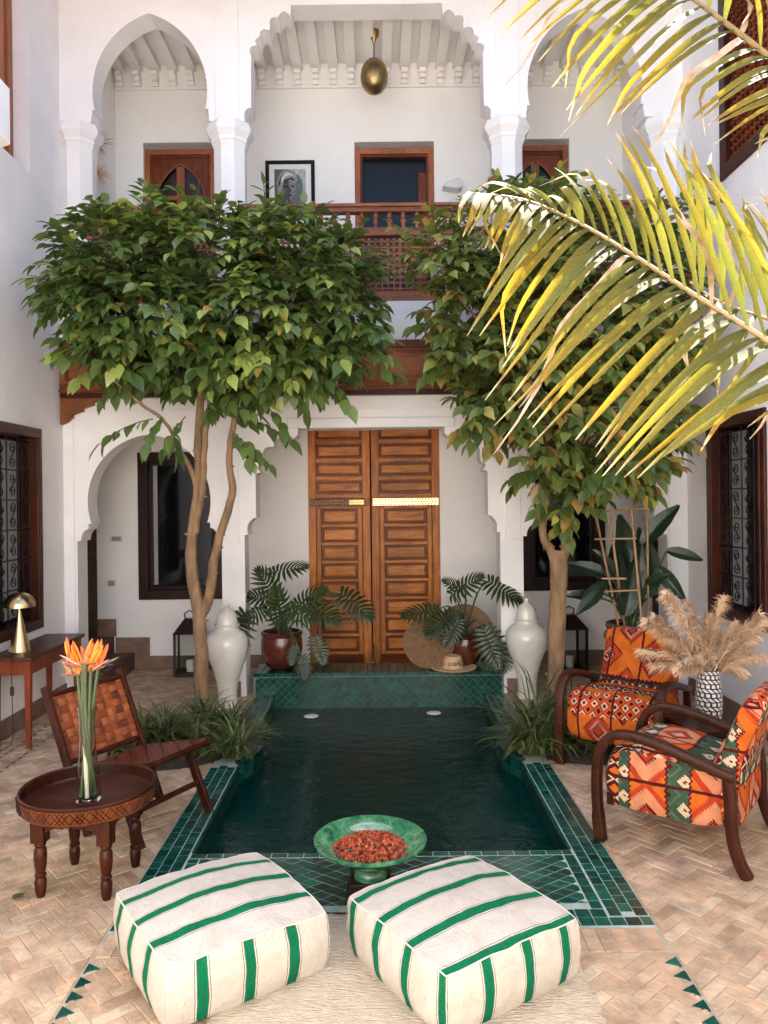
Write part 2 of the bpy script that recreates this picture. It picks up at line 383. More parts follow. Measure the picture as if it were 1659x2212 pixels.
# kilim cloth: diamonds, zigzags and bands in uv metres
def kilim(name, warm, seed):
    m, t, b, o = nodes(name); S(b, Roughness=.95); b.inputs['Specular IOR Level'].default_value = .1
    u = N(t, 'ShaderNodeUVMap'); sx = N(t, 'ShaderNodeSeparateXYZ'); wn = N(t, 'ShaderNodeTexNoise'); S(wn, Scale=7, Detail=3); t.links.new(u.outputs[0], wn.inputs['Vector']); t.links.new(mixrgb(t, u.outputs[0], wn.outputs['Color'], .035), sx.inputs[0]); U, V = sx.outputs[0], sx.outputs[1]
    def diam(p, q, ou, ov, jag=.0):
        a = math_(t, 'ABSOLUTE', math_(t, 'SUBTRACT', math_(t, 'FRACT', math_(t, 'MULTIPLY_ADD', U, 1 / p, ou)), .5))
        c = math_(t, 'ABSOLUTE', math_(t, 'SUBTRACT', math_(t, 'FRACT', math_(t, 'MULTIPLY_ADD', V, 1 / q, ov)), .5))
        d = math_(t, 'ADD', a, c)
        if jag:
            z = math_(t, 'MULTIPLY', math_(t, 'PINGPONG', math_(t, 'ADD', U, V), .009), jag); d = math_(t, 'ADD', d, z)
        return d
    OR, RD, DK, CR, GR, PK = (.58, .13, .015), (.42, .045, .015), (.075, .010, .012), (.62, .46, .30), (.045, .085, .05), (.60, .24, .12)
    big = (.34, .29) if warm else (.29, .31)
    d1 = diam(big[0], big[1], seed, .13, 7); d2 = diam(.062, .062, .2, seed); d3 = diam(.135, .12, .4, .37 + seed, 9); d4 = diam(.12, .085, seed * 2, .1)
    if warm: st1 = [(0, CR), (.05, DK), (.10, RD), (.14, CR), (.17, DK), (.22, RD), (.34, DK), (.38, OR), (.72, DK), (.76, RD), (.86, CR), (.89, DK), (.94, RD)]
    else: st1 = [(0, DK), (.05, CR), (.13, DK), (.19, OR), (.44, RD), (.56, PK), (.80, DK), (.84, RD), (.93, CR)]
    R1 = ramp(t, st1, 'CONSTANT'); t.links.new(d1, R1.inputs[0])
    R2 = ramp(t, [(0, DK), (.18, CR), (.36, RD), (.62, OR), (.75, DK)], 'CONSTANT'); t.links.new(d2, R2.inputs[0])
    R3 = ramp(t, [(0, DK), (.10, CR), (.30, GR), (.62, (.10, .13, .08)), (.72, GR), (.92, DK)], 'CONSTANT'); t.links.new(d3, R3.inputs[0])
    R4 = ramp(t, [(0, OR), (.26, DK), (.50, CR), (.62, DK), (.86, PK)], 'CONSTANT'); t.links.new(d4, R4.inputs[0])
    band = math_(t, 'FRACT', math_(t, 'MULTIPLY_ADD', U, 1 / (.62 if warm else .80), seed * 1.7))
    B = ramp(t, [(0, (0,) * 3), (.40, (1,) * 3), (.62 if warm else .50, (0,) * 3)], 'CONSTANT'); t.links.new(band, B.inputs[0])
    jag = math_(t, 'MULTIPLY', math_(t, 'PINGPONG', V, .012), .9)
    band2 = math_(t, 'FRACT', math_(t, 'MULTIPLY_ADD', math_(t, 'ADD', U, jag), 1 / (.48 if warm else .27), seed))
    B2 = ramp(t, [(0, (0,) * 3), (.50, (1,) * 3), (.66 if warm else .84, (0,) * 3)], 'CONSTANT'); t.links.new(band2, B2.inputs[0])
    B3 = ramp(t, [(0, (0,) * 3), (.70, (1,) * 3), (.84, (0,) * 3)], 'CONSTANT'); t.links.new(band, B3.inputs[0])
    B4 = ramp(t, [(0, (0,) * 3), (.455, (1,) * 3), (.50, (0,) * 3), (.66 if warm else .84, (1,) * 3), (.70 if warm else .875, (0,) * 3)], 'CONSTANT'); t.links.new(band2, B4.inputs[0])
    c = mixrgb(t, R1.outputs[0], R3.outputs[0], B2.outputs[0]); c = mixrgb(t, c, DK, B4.outputs[0]); c = mixrgb(t, c, R2.outputs[0], B.outputs[0]); c = mixrgb(t, c, R4.outputs[0], B3.outputs[0])
    ln = math_(t, 'ABSOLUTE', math_(t, 'SUBTRACT', math_(t, 'FRACT', math_(t, 'MULTIPLY_ADD', V, 1 / .20, .3)), .5))
    L = ramp(t, [(0, (1,) * 3), (.035, (0,) * 3)], 'CONSTANT'); t.links.new(ln, L.inputs[0]); c = mixrgb(t, c, DK, L.outputs[0])
    v = texco(t, 'Object'); n = N(t, 'ShaderNodeTexNoise'); S(n, Scale=11, Detail=5); t.links.new(v, n.inputs['Vector'])
    rr = ramp(t, [(.3, (.72,) * 3), (.7, (1.15,) * 3)]); t.links.new(n.outputs['Fac'], rr.inputs[0]); c = mixrgb(t, c, rr.outputs[0], 1.0, 'MULTIPLY')
    t.links.new(c, b.inputs['Base Color'])
    wv = N(t, 'ShaderNodeTexWave'); S(wv, Scale=110, Distortion=2); t.links.new(u.outputs[0], wv.inputs['Vector']); add_bump(t, b, wv.outputs['Fac'], .4, .004); MATS[name] = m
kilim('kilim_front', False, .21); kilim('kilim_back', True, .63)
# black and white block pattern of the vase
m, t, b, o = nodes('vase_pattern'); S(b, Roughness=.3)
u = N(t, 'ShaderNodeUVMap'); sx = N(t, 'ShaderNodeSeparateXYZ'); t.links.new(u.outputs[0], sx.inputs[0])
row = math_(t, 'FLOOR', math_(t, 'MULTIPLY', sx.outputs[1], 12)); odd = math_(t, 'MODULO', row, 2.0)
fu = math_(t, 'FRACT', math_(t, 'ADD', math_(t, 'MULTIPLY', sx.outputs[0], 14), math_(t, 'MULTIPLY', math_(t, 'FRACT', math_(t, 'MULTIPLY', sx.outputs[1], 12)), math_(t, 'MULTIPLY_ADD', odd, 1.0, 0.0))))
fv = math_(t, 'FRACT', math_(t, 'MULTIPLY', sx.outputs[1], 12))
a1 = math_(t, 'LESS_THAN', math_(t, 'ABSOLUTE', math_(t, 'SUBTRACT', fu, .5)), .31); a2 = math_(t, 'LESS_THAN', math_(t, 'ABSOLUTE', math_(t, 'SUBTRACT', fv, .5)), .36)
t.links.new(mixrgb(t, (.012, .011, .012), (.68, .66, .63), math_(t, 'MULTIPLY', a1, a2)), b.inputs['Base Color']); MATS['vase_pattern'] = m
# green glazed dish, mottled
m, t, b, o = nodes('green_glaze'); S(b, Roughness=.16); b.inputs['Coat Weight'].default_value = .3
v = texco(t, 'World'); n = N(t, 'ShaderNodeTexNoise'); S(n, Scale=14, Detail=6, Distortion=1.5); t.links.new(v, n.inputs['Vector'])
r = ramp(t, [(.3, (.014, .07, .032)), (.48, (.04, .165, .075)), (.62, (.085, .24, .12)), (.74, (.17, .27, .15))]); t.links.new(n.outputs['Fac'], r.inputs[0]); t.links.new(r.outputs[0], b.inputs['Base Color'])
add_bump(t, b, n.outputs['Fac'], .3, .006); MATS['green_glaze'] = m

# ================================================================== layout constants
XL, XR, YA, YT, YB, XC, TOP, STOP = -2.65, 2.62, 6.5, 6.72, 7.63, -.045, 8.0, 6.3
def clip(poly, n, d):           # keep n.p <= d
    out = []
    for i in range(len(poly)):
        p, q = poly[i], poly[(i + 1) % len(poly)]; a = p[0] * n[0] + p[1] * n[1] - d; b_ = q[0] * n[0] + q[1] * n[1] - d
        if a <= 0: out.append(p)
        if (a < 0 < b_) or (b_ < 0 < a):
            k = a / (a - b_); out.append((p[0] + (q[0] - p[0]) * k, p[1] + (q[1] - p[1]) * k))
    return out
def cliprect(poly, x0, x1, y0, y1):
    for n, d in (((-1, 0), -x0), ((1, 0), x1), ((0, -1), -y0), ((0, 1), y1)):
        if len(poly) < 3: return []
        poly = clip(poly, n, d)
    return poly
def area(p): return .5 * sum(p[i][0] * p[(i + 1) % len(p)][1] - p[(i + 1) % len(p)][0] * p[i][1] for i in range(len(p)))
def inset(p, g):
    if area(p) < 0: p = p[::-1]
    q = list(p)
    for i in range(len(p)):
        a, b_ = p[i], p[(i + 1) % len(p)]; dx, dy = b_[0] - a[0], b_[1] - a[1]; L = sqrt(dx * dx + dy * dy)
        if L < 1e-6: continue
        n = (dy / L, -dx / L)
        q = clip(q, n, n[0] * a[0] + n[1] * a[1] - g)
        if len(q) < 3: return []
    r = []
    for c in q:
        if not r or abs(c[0] - r[-1][0]) + abs(c[1] - r[-1][1]) > 1e-4: r.append(c)
    return r if len(r) > 2 else []
CACHE = {}
def pieces(name, polys, parent, matl, mp, rank, gap=.002, thick=.02, cham=.002, nmax=300, jit=.0008, rest='joined'):
    L = []
    for p in polys:
        q = inset(p, gap)
        if len(q) < 3 or abs(area(q)) < 2e-4: continue
        c = (sum(a[0] for a in q) / len(q), sum(a[1] for a in q) / len(q)); L.append((rank(c, abs(area(q))), c, q))
    L.sort(key=lambda e: -e[0]); big = MB(); cnt = 0
    for rk, c, q in L:
        qi = inset(q, cham) or q
        if len(qi) != len(q): qi = [(c[0] + (a[0] - c[0]) * .93, c[1] + (a[1] - c[1]) * .93) for a in q]
        n = len(q); hz = rnd(-jit, jit); tx, ty = rnd(-jit, jit) * 12, rnd(-jit, jit) * 12
        def ring(P, h, full=True): return [(a[0] - c[0], a[1] - c[1], h + (0 if not full else (a[0] - c[0]) * tx + (a[1] - c[1]) * ty)) for a in P]
        fs = [(i, (i + 1) % n, (i + 1) % n + n, i + n) for i in range(n)] + [(i + n, (i + 1) % n + n, (i + 1) % n + 2 * n, i + 2 * n) for i in range(n)] + [tuple(range(2 * n, 3 * n))]
        if rk > 0 and cnt < nmax:
            key = (name, matl, id(mp), tuple((round(a[0] - c[0], 4), round(a[1] - c[1], 4)) for a in q))
            if key not in CACHE:
                o3 = mp(0, 0, 0); vv = [Vector(mp(a, b_, h)) - Vector(o3) for a, b_, h in ring(q, -thick, False) + ring(q, -cham, False) + ring(qi, 0, False)]
                b_ = MB(); b_.add(vv, fs); CACHE[key] = b_.mesh(name, matl)
            loc = Vector(mp(c[0], c[1], hz)); inst(name, CACHE[key], Matrix.Translation(loc), parent); cnt += 1
        else:
            vv = [mp(c[0] + a, c[1] + b_, h + hz) for a, b_, h in ring(q, -thick, False) + ring(q, -cham) + ring(qi, 0)]
            big.add(vv, fs, tone=random.random())
    if big.v:
        o = big.build(rest, matl, parent); o['kind'] = 'stuff'
    return cnt
def struct(o): o['kind'] = 'structure'; return o

# ================================================================== ground and brick floor
g = MB()
for (x0, x1, y0, y1) in ((-30, -.98, -30, 40), (.98, 30, -30, 40), (-.98, .98, -30, 3.5), (-.98, .98, 6.5, 40)): g.box(x0, x1, y0, y1, -.06, -.0035)
ground = struct(g.build('ground', 'mortar'))
def herring(L, W, rects, ang):
    ca, sa = cos(ang), sin(ang); out = []
    R = 60
    for i in range(-280, 280):
        for j in range(-50, 50):
            ox, oy = i * W + j * L, i * W - j * L
            cx, cy = ca * ox - sa * oy, sa * ox + ca * oy + 4.2
            if not (-3.2 < cx < 3.2 and .8 < cy < 7.9): continue
            for (x0, x1, y0, y1) in ((0, L, 0, W), (L, L + W, W - L, W)):
                P = [(ox + x, oy + y) for x, y in ((x0, y0), (x1, y0), (x1, y1), (x0, y1))]
                P = [(ca * x - sa * y, sa * x + ca * y + 4.2) for x, y in P]
                for r in rects:
                    q = cliprect(P, *r)
                    if len(q) > 2: out.append(q)
    return out
rects = [(XL + .02, -1.06, 1.2, 6.47), (1.06, XR - .02, 1.2, 6.47), (-1.045, 1.045, 1.2, 2.785), (-2.4, -1.06, 6.47, YB - .02), (1.06, 2.7, 6.47, YB - .02), (-1.06, 1.06, 6.86, YB - .02)]
polys = herring(.138, .050, rects, radians(45 - 4))
xx = -1.045
while xx < 1.04: polys.append([(xx, 2.79), (min(1.045, xx + .058), 2.79), (min(1.045, xx + .058), 2.945), (xx, 2.945)]); xx += .058
def mpz(a, b_, h): return (a, b_, h)
POUFS = [((.275, 2.72), radians(33)), ((-.590, 2.77), radians(34))]
def hidden(c):
    if -.56 < c[0] < .70 and c[1] < 3.06: return True
    for (px, py), a in POUFS:
        dx, dy = c[0] - px, c[1] - py; u, v_ = dx * cos(a) + dy * sin(a), -dx * sin(a) + dy * cos(a)
        if abs(u) < .33 and abs(v_) < .33: return True
    return False
def rank_floor(c, A):
    if c[1] < 1.5 or hidden(c): return 0
    x, y = proj((c[0], c[1], 0))
    return A / c[1] ** 3 if (-5 < x < 1664 and y < 2215) else 0
pieces('brick', polys, ground, 'brick', mpz, rank_floor, gap=.002, thick=.02, cham=.0025, nmax=300, jit=.0018, rest='brick_paving')
tri = []
for s in (-1, 1):
    y = 2.755
    while y > 1.3: tri.append([(s * 1.052, y), (s * 1.052, y - .06), (s * .998, y - .034)]); y -= .078
pieces('border_triangle', tri, ground, 'tile', lambda a, b_, h: (a, b_, h + .003), rank_floor, gap=.001, thick=.006, cham=.001, rest='triangle_paving')
d = MB()
for xd in (-2.34, -2.47, 2.33, 2.46):
    y = 3.0
    while y < 6.3: d.add([(xd, y, .0035), (xd + .016, y + .03, .0035), (xd, y + .055, .0035), (xd - .006, y + .03, .0035)], [(0, 1, 2, 3)]); y += .085
o = d.build('border_dashes', 'step_tile', ground); o['kind'] = 'stuff'

# ================================================================== pool
pool = MB()
for s in (-1, 1): pool.prism([(s * .885, 2.95), (s * 1.05, 2.95), (s * 1.05, 6.44), (s * .885, 6.44)], [], 'XY', -.9, .0042)
pool.prism([(-.885, 2.95), (.885, 2.95), (.885, 3.59), (-.885, 3.59)], [], 'XY', -.9, .0042)
pool_o = struct(pool.build('pool', 'grout'))
bs = MB(); bs.box(-.884, -.880, 3.59, 6.47, -.9, -.012); bs.box(.880, .884, 3.59, 6.47, -.9, -.012); bs.box(-.88, .88, 3.592, 3.596, -.9, -.012); bs.box(-.885, .885, 3.59, 6.5, -.95, -.9)
bs.build('basin', 'basin', pool_o)
wt = MB(); wt.add([(-.88, 3.596, -.10), (.88, 3.596, -.10), (.88, 6.475, -.10), (-.88, 6.475, -.10)], [(0, 1, 2, 3)])
struct(wt.build('water', 'water'))
P = []
ts = .0515
for s in (-1, 1):
    for k in range(3):
        x0, x1 = .895 + k * ts, .895 + (k + 1) * ts; y = 3.02 + (k % 2) * .03
        while y < 6.43:
            y1 = min(6.435, y + .062)
            if not (4.74 < y < 5.52):
                q = [(x0, y), (x1, y), (x1, y1), (x0, y1)]
                P.append([(s * a, b_) for a, b_ in q])
            y += .062
    y = 3.6                                   # thin edge course along the water
    while y < 6.43:
        if not (4.74 < y < 5.5): P.append([(s * a, b_) for a, b_ in ((.878, y), (.893, y), (.893, min(6.435, y + .062)), (.878, min(6.435, y + .062)))])
        y += .062
for r in range(2):                            # front courses of squares
    x = -1.05
    while x < 1.04: P.append([(x, 2.952 + r * .06), (min(1.05, x + .0605), 2.952 + r * .06), (min(1.05, x + .0605), 3.012 + r * .06), (x, 3.012 + r * .06)]) if not (r == 1 and abs(x + .03) > .895) else None; x += .0605
x = -.885
while x < .884: P.append([(x, 3.545), (min(.885, x + .075), 3.545), (min(.885, x + .075), 3.588), (x, 3.588)]); x += .075
D = .082
for i in range(-24, 25):                      # lozenges laid on the diagonal
    for j in range(-24, 25):
        cx, cy = (i + j) * D * .62, 3.31 + (i - j) * D * .42
        q = cliprect([(cx - D * .62, cy), (cx, cy - D * .42), (cx + D * .62, cy), (cx, cy + D * .42)], -.835, .835, 3.118, 3.54)
        if len(q) > 2 and abs(cx) < .99 and 2.9 < cy < 3.75: P.append(q)
for s in (-1, 1):
    y = 3.075
    while y < 3.54: P.append([(s * a, b_) for a, b_ in ((.838, y), (.888, y), (.888, min(3.542, y + .06)), (.838, min(3.542, y + .06)))]); y += .06
def mpt(a, b_, h): return (a, b_, h + .006)
pieces('tile', P, pool_o, 'tile', mpt, rank_floor, gap=.0017, thick=.008, cham=.0012, nmax=300, jit=.0006, rest='tile_paving')
# rounded planter edges bulging into the pool
for s in (-1, 1):
    cx, cy, R = s * 1.379, 5.13, .594; a0 = math.acos((1.379 - .885) / R)
    outer = [(cx - s * R * cos(a), cy + R * sin(a)) for a in [lerp(-a0, a0, k / 20) for k in range(21)]]
    b_ = MB(); b_.prism(outer + [(s * .9, cy + R * sin(a0)), (s * .9, cy - R * sin(a0))], [], 'XY', -.9, .012); o = b_.build('planter_kerb', 'basin', pool_o)
    pt_ = []
    for k in range(14):
        b0, b1 = lerp(-a0, a0, k / 14), lerp(-a0, a0, (k + 1) / 14)
        pt_.append([(cx - s * r * cos(a), cy + r * sin(a)) for r, a in ((R, b0), (R, b1), (R - .035, b1), (R - .035, b0))])
    pieces('tile', pt_, o, 'tile', lambda a, b2, h: (a, b2, h + .017), rank_floor, gap=.0022, thick=.008, cham=.0012, rest='tile_paving')
    c_ = MB()
    for k in range(14):
        for zz in range(2):
            b0, b1 = lerp(-a0, a0, (k + .04) / 14), lerp(-a0, a0, (k + .96) / 14); r = R + .004
            c_.add([(cx - s * r * cos(a), cy + r * sin(a), z) for a, z in ((b0, .005 - zz * .062), (b1, .005 - zz * .062), (b1, -.052 - zz * .062), (b0, -.052 - zz * .062))], [(0, 1, 2, 3)], tone=random.random())
    e = c_.build('kerb_facing', 'tile', o); e['kind'] = 'stuff'
    sb = MB(); sb.lathe([(0, .045), (.25, .04), (.42, .025), (.5, .0), (.5, -.01)], 24, mtx=Matrix.Translation((s * 1.36, 5.22, 0)) @ Matrix.Diagonal((.93, .98, 1, 1)))
    o = sb.build('soil', 'soil', smooth=60); o['kind'] = 'stuff'; o['label'] = 'dark soil of the planting bed on the %s side of the pool' % ('woven leather chair' if s < 0 else 'patterned armchair'); o['category'] = 'soil'
# pool lights
for k, (px, py) in enumerate(((672, 1547), (937, 1540))):
    p = fl(px, py, -.10); b_ = MB(); b_.lathe([(.0, .004), (.045, .004), (.06, -.002), (.06, -.03)], 20, c=(p.x, p.y, -.097))
    tag(b_.build('pool_light', 'white_plastic', smooth=40), ('round white pool light in the water in front of the glossy dark red brown pot', 'round white pool light in the water in front of the straw hat')[k], 'light', 'round white lights in the pool')

# ================================================================== tiled bench in front of the door
bench = thing('tiled_bench', 'low dark green tiled ledge at the far end of the pool below the door', 'bench', (0, 6.66, 0), world=True)
bb = MB(); bb.box(-1.06, 1.05, 6.478, 6.86, -.3, .192); bb.build('core', 'grout_dark', bench)
P = []; D = .066
for i in range(-40, 41):
    for j in range(-40, 41):
        cx, cz = (i + j) * D * .5, .03 + (i - j) * D * .5
        if abs(cx) > 1.1 or not -.2 < cz < .25: continue
        q = cliprect([(cx - D * .5, cz), (cx, cz - D * .5), (cx + D * .5, cz), (cx, cz + D * .5)], -1.045, 1.035, -.14, .162)
        if len(q) > 2: P.append(q)
def mpf(a, b_, h): return (a, 6.474 - h, b_)
pieces('tile', P, bench, 'tile', mpf, lambda c, A: A - abs(c[0]) * 1e-4 if c[1] > -.1 else 0, gap=.0013, thick=.006, cham=.001, nmax=300, rest='tile_facing')
P = []; x = -1.06
while x < 1.04: P.append([(x, .166), (min(1.05, x + .062), .166), (min(1.05, x + .062), .196), (x, .196)]); x += .062
pieces('edge_tile', P, bench, 'tile', mpf, lambda c, A: 1, gap=.0018, thick=.006, cham=.001)
P = []
for r in range(6):
    x = -1.06
    while x < 1.04: P.append([(x, 6.474 + r * .064), (min(1.05, x + .064), 6.474 + r * .064), (min(1.05, x + .064), 6.538 + r * .064), (x, 6.538 + r * .064)]); x += .064
pieces('top_tile', P, bench, 'tile', lambda a, b_, h: (a, b_, .199 + h), lambda c, A: 1, gap=.0018, thick=.006, cham=.001)

# ================================================================== facade
fac = thing('courtyard_facade', 'white two storey riad facade with arches, gallery and tall wooden doors', 'facade', (XC, YA, 0), world=True)
def fx(px, py, Y=YA): p = at(px, py, Y); return (p.x, p.z)
def mirror(pts): return [(2 * XC - x, z) for x, z in pts[::-1]]
def arcpts(p, q, bulge, n=7):       # arc from p to q bulging to the left of p->q
    dx, dz = q[0] - p[0], q[1] - p[1]; out = []
    for k in range(n + 1):
        t_ = k / n; h = bulge * 4 * t_ * (1 - t_); out.append((p[0] + dx * t_ - dz * h, p[1] + dz * t_ + dx * h))
    return out
def horseshoe(xc, half, zs, za, zb, xj, z3):
    """left-to-right outline from the left jamb up over the arch; xj = jamb half width"""
    r = za - zs; c = max(0.0, (r * r - half * half) / (2 * half)); R = half + c; L = []
    xb = -(sqrt(R * R - (zb - zs) ** 2) - c)
    L += [(-xj, z3), (-xj + .03, z3)] + [(lerp(-xj + .03, xb - .025, 1 - cos(k / 5 * pi / 2)), lerp(z3, zb - .045, sin(k / 5 * pi / 2))) for k in range(6)] + [(xb - .025, zb), (xb, zb)]
    a0, a1 = atan2(zb - zs, xb - c), 0
    n = 22
    for k in range(1, n + 1):
        z = lerp(zb, za, (k / n)); 
        ang = lerp(math.asin(max(-1, min(1, (zb - zs) / R))), math.asin(min(1, r / R)), k / n)
        L.append((c - R * cos(ang), zs + R * sin(ang)))
    L[-1] = (0, za)
    return [(xc + x, z) for x, z in L] + [(xc - x, z) for x, z in L[-2::-1]]
def lobed(pts):
    """pts: (px,py,bulge-to-next) left half from jamb up to the flat top"""
    L = []
    for i in range(len(pts)):
        p = fx(pts[i][0], pts[i][1])
        if i + 1 < len(pts) and pts[i][2]:
            L += arcpts(p, fx(pts[i + 1][0], pts[i + 1][1]), pts[i][2])[:-1]
        else: L.append(p)
    return L + mirror(L)
# ---- lower arcade wall
zl = 2.56
lo_c = lobed([(528, 1156, 0), (536, 1155, .18), (546, 1121, 0), (546, 1119.5, 0), (553, 1119, 0), (552, 1034, .35), (563, 1021, .45), (566, 1002, 0), (568, 988, .35), (590, 966, .0), (592, 960, .35), (609, 948, .3), (634, 948, -.0), (643, 940, 0), (643, 926, 0)])
loL = horseshoe(-1.93, .52, 1.66, 2.225, 1.475, .61, 1.33); loR = [(2 * XC - x, z) for x, z in loL[::-1]]
out = [(XL, 0), (loL[0][0], 0)] + loL + [(loL[-1][0], 0), (lo_c[0][0], 0)] + lo_c + [(lo_c[-1][0], 0), (loR[0][0], 0)] + loR + [(loR[-1][0], 0), (XR, 0), (XR, zl), (XL, zl)]
b_ = MB(); b_.prism(out, [], 'XZ', YA, YT); b_.build('lower_arcade', 'plaster', fac)
# shallow raised panels that frame the arches
b_ = MB()
for (x0, x1, z0, z1) in ((XL, -2.56, 0, zl - .02), (-1.30, -1.17, 1.30, 2.42), (1.08, 1.21, 1.30, 2.42), (2.47, XR, 0, zl - .02), (-2.56, 2.47, 2.42, zl - .02)): b_.box(x0, x1, YA - .012, YA, z0, z1)
b_.build('raised_border', 'plaster', fac, bevel=.003)
b_ = MB(); b_.box(-.75, .66, YA - .03, YA, 2.262, 2.345); b_.build('lintel_moulding', 'plaster', fac, bevel=.006)
# ---- upper arcade wall
zc = 4.87
up_c = lobed([(528, 262, 0), (528, 252, .2), (536, 234, 0), (542, 233, 0), (542, 120, .4), (556, 98, .4), (560, 80, .4), (582, 66, 0), (583, 56, .4), (600, 38, .5), (627, 38, 0), (628, 11, 0)])
upL = horseshoe(-1.885, .485, 5.13, 5.79, 4.975, .53, zc); upR = [(2 * XC - x, z) for x, z in upL[::-1]]
out = [(XL, zc)] + upL + up_c + upR + [(XR, zc), (XR, TOP), (XL, TOP)]
out = [p for i, p in enumerate(out) if i == 0 or abs(p[0] - out[i - 1][0]) + abs(p[1] - out[i - 1][1]) > 1e-4]
b_ = MB(); b_.prism(out, [], 'XZ', YA, YT); b_.build('upper_arcade', 'plaster', fac)
for xc_ in (XC - 1.185, XC + 1.185): b_ = MB(); b_.box(xc_ - .10, xc_ + .10, YA - .014, YA, zc, 7.2); b_.build('raised_border', 'plaster', fac, bevel=.003)
# columns and capitals
for xc_, half in ((XC - 1.185, False), (XC + 1.185, False), (XL + .12, True), (XR - .12, True)):
    b_ = MB(); b_.lathe([(.142, 2.9), (.142, 4.71)], 8, c=(xc_, YA + .11, 0), mtx=Matrix.Translation((xc_, YA + .11, 0)) @ Matrix.Rotation(pi / 8, 4, 'Z') @ Matrix.Translation((-xc_, -YA - .11, 0)))
    b_.build('column', 'plaster', fac, bevel=.004)
    b_ = MB(); b_.lathe([(.144, 4.66), (.158, 4.70), (.165, 4.705), (.165, 4.735), (.20, 4.78), (.205, 4.785), (.205, 4.83), (.19, 4.835), (.185, 4.868)], 8, c=(xc_, YA + .11, 0), mtx=Matrix.Translation((xc_, YA + .11, 0)) @ Matrix.Rotation(pi / 8, 4, 'Z') @ Matrix.Translation((-xc_, -YA - .11, 0)))
    b_.build('capital', 'plaster', fac, bevel=.003)
# gallery slabs, back walls, ends, roof
b_ = MB(); b_.box(-3.5, 3.0, YA + .012, YB, 2.54, 2.93); b_.build('gallery_floor', 'plaster_inner', fac)
b_ = MB(); b_.box(XL + .002, XR - .002, YA - .03, YA + .10, 2.93, 3.325); b_.build('parapet', 'plaster', fac, bevel=.004)
def rect(x0, x1, z0, z1): return [(x0, z0), (x1, z0), (x1, z1), (x0, z1)]
wl = (at(302, 1100, YB).x, at(480, 1100, YB).x, .70, 2.135); wr = (at(1130, 1100, YB).x, at(1302, 1100, YB).x, .745, 2.10)
dd = (at(667, 1200, YB).x, at(951, 1200, YB).x, -.005, 2.46)
b_ = MB(); b_.prism(rect(-2.79, 2.9, 0.002, 2.54), [rect(*wl), rect(*wr), rect(dd[0], dd[1], .004, dd[3])], 'XZ', YB, YB + .25); b_.build('lower_back_wall', 'plaster_inner', fac)
ud = (at(766, 400, YB).x, at(938, 400, YB).x, 2.94, at(850, 306, YB).z); ul = (at(310, 400, YB).x, at(464, 400, YB).x, 2.94, at(390, 308, YB).z); ur = (at(1086, 400, YB).x, at(1230, 400, YB).x, 2.94, at(1170, 300, YB).z)
b_ = MB(); b_.prism(rect(XL - .1, XR + .1, 2.93, 6.1), [rect(*ud), rect(*ul), rect(*ur)], 'XZ', YB, YB + .25); b_.build('upper_back_wall', 'plaster_inner', fac)
b_ = MB(); b_.box(-3.52, -3.44, YT, YB + .25, 0, 2.56); b_.box(-3.52, -2.79, YB + .1, YB + .2, 0, 2.56); b_.box(-3.52, XL, YT - .1, YT, 0, 2.56); b_.build('stair_passage', 'step_tile', fac)
b_ = MB(); b_.box(2.72, 2.78, YT, YB, 0, 2.54); b_.build('side_door', 'dark_frame', fac)
for (x0, x1) in ((-2.75, -2.56), (2.47, 2.75)):
    b_ = MB(); b_.box(x0, x1, YT, YB, 2.93, 6.0); b_.build('gallery_end_wall', 'plaster_inner', fac)
b_ = MB(); b_.box(-2.558, -2.54, YT + .02, YT + .24, 2.94, 4.62); b_.build('end_door', 'dark_frame', fac)
b_ = MB(); b_.box(-3.6, 3.1, YT, YB + .3, 5.985, 6.3); b_.build('gallery_ceiling', 'plaster_inner', fac)
b_ = MB(); b_.box(-4, 4, YT, YB + .3, 6.3, TOP); b_.build('attic_wall', 'plaster', fac)
b_ = MB(); b_.box(-3.6, 3.1, YB + .9, YB + 1.0, 0, 6.0); b_.box(-3.6, -3.5, YB, YB + .9, 0, 6); b_.box(3, 3.1, YB, YB + .9, 0, 6); b_.build('inner_rooms', 'black', fac)
bm_ = MB(); bm_.box(-.048, .048, YT + .002, YB - .002, 5.915, 5.983); beam_me = bm_.mesh('ceiling_beam', 'plaster_inner', bevel=.004)
bm_ = MB()
for k, (dy, z0, z1) in enumerate(((.11, 5.845, 5.884), (.075, 5.805, 5.844), (.04, 5.765, 5.804))): bm_.box(-.032, .032, YB - dy, YB - .001, z0, z1)
corb_me = bm_.mesh('corbel', 'plaster_inner', bevel=.003)
x = -2.5
while x < 2.46:
    inst('ceiling_beam', beam_me, Matrix.Translation((x, 0, 0)), fac); inst('corbel', corb_me, Matrix.Translation((x, 0, 0)), fac); x += .176
b_ = MB(); b_.box(-2.55, 2.46, YB - .03, YB - .003, 5.735, 5.762); b_.build('cornice', 'plaster_inner', fac, bevel=.004)
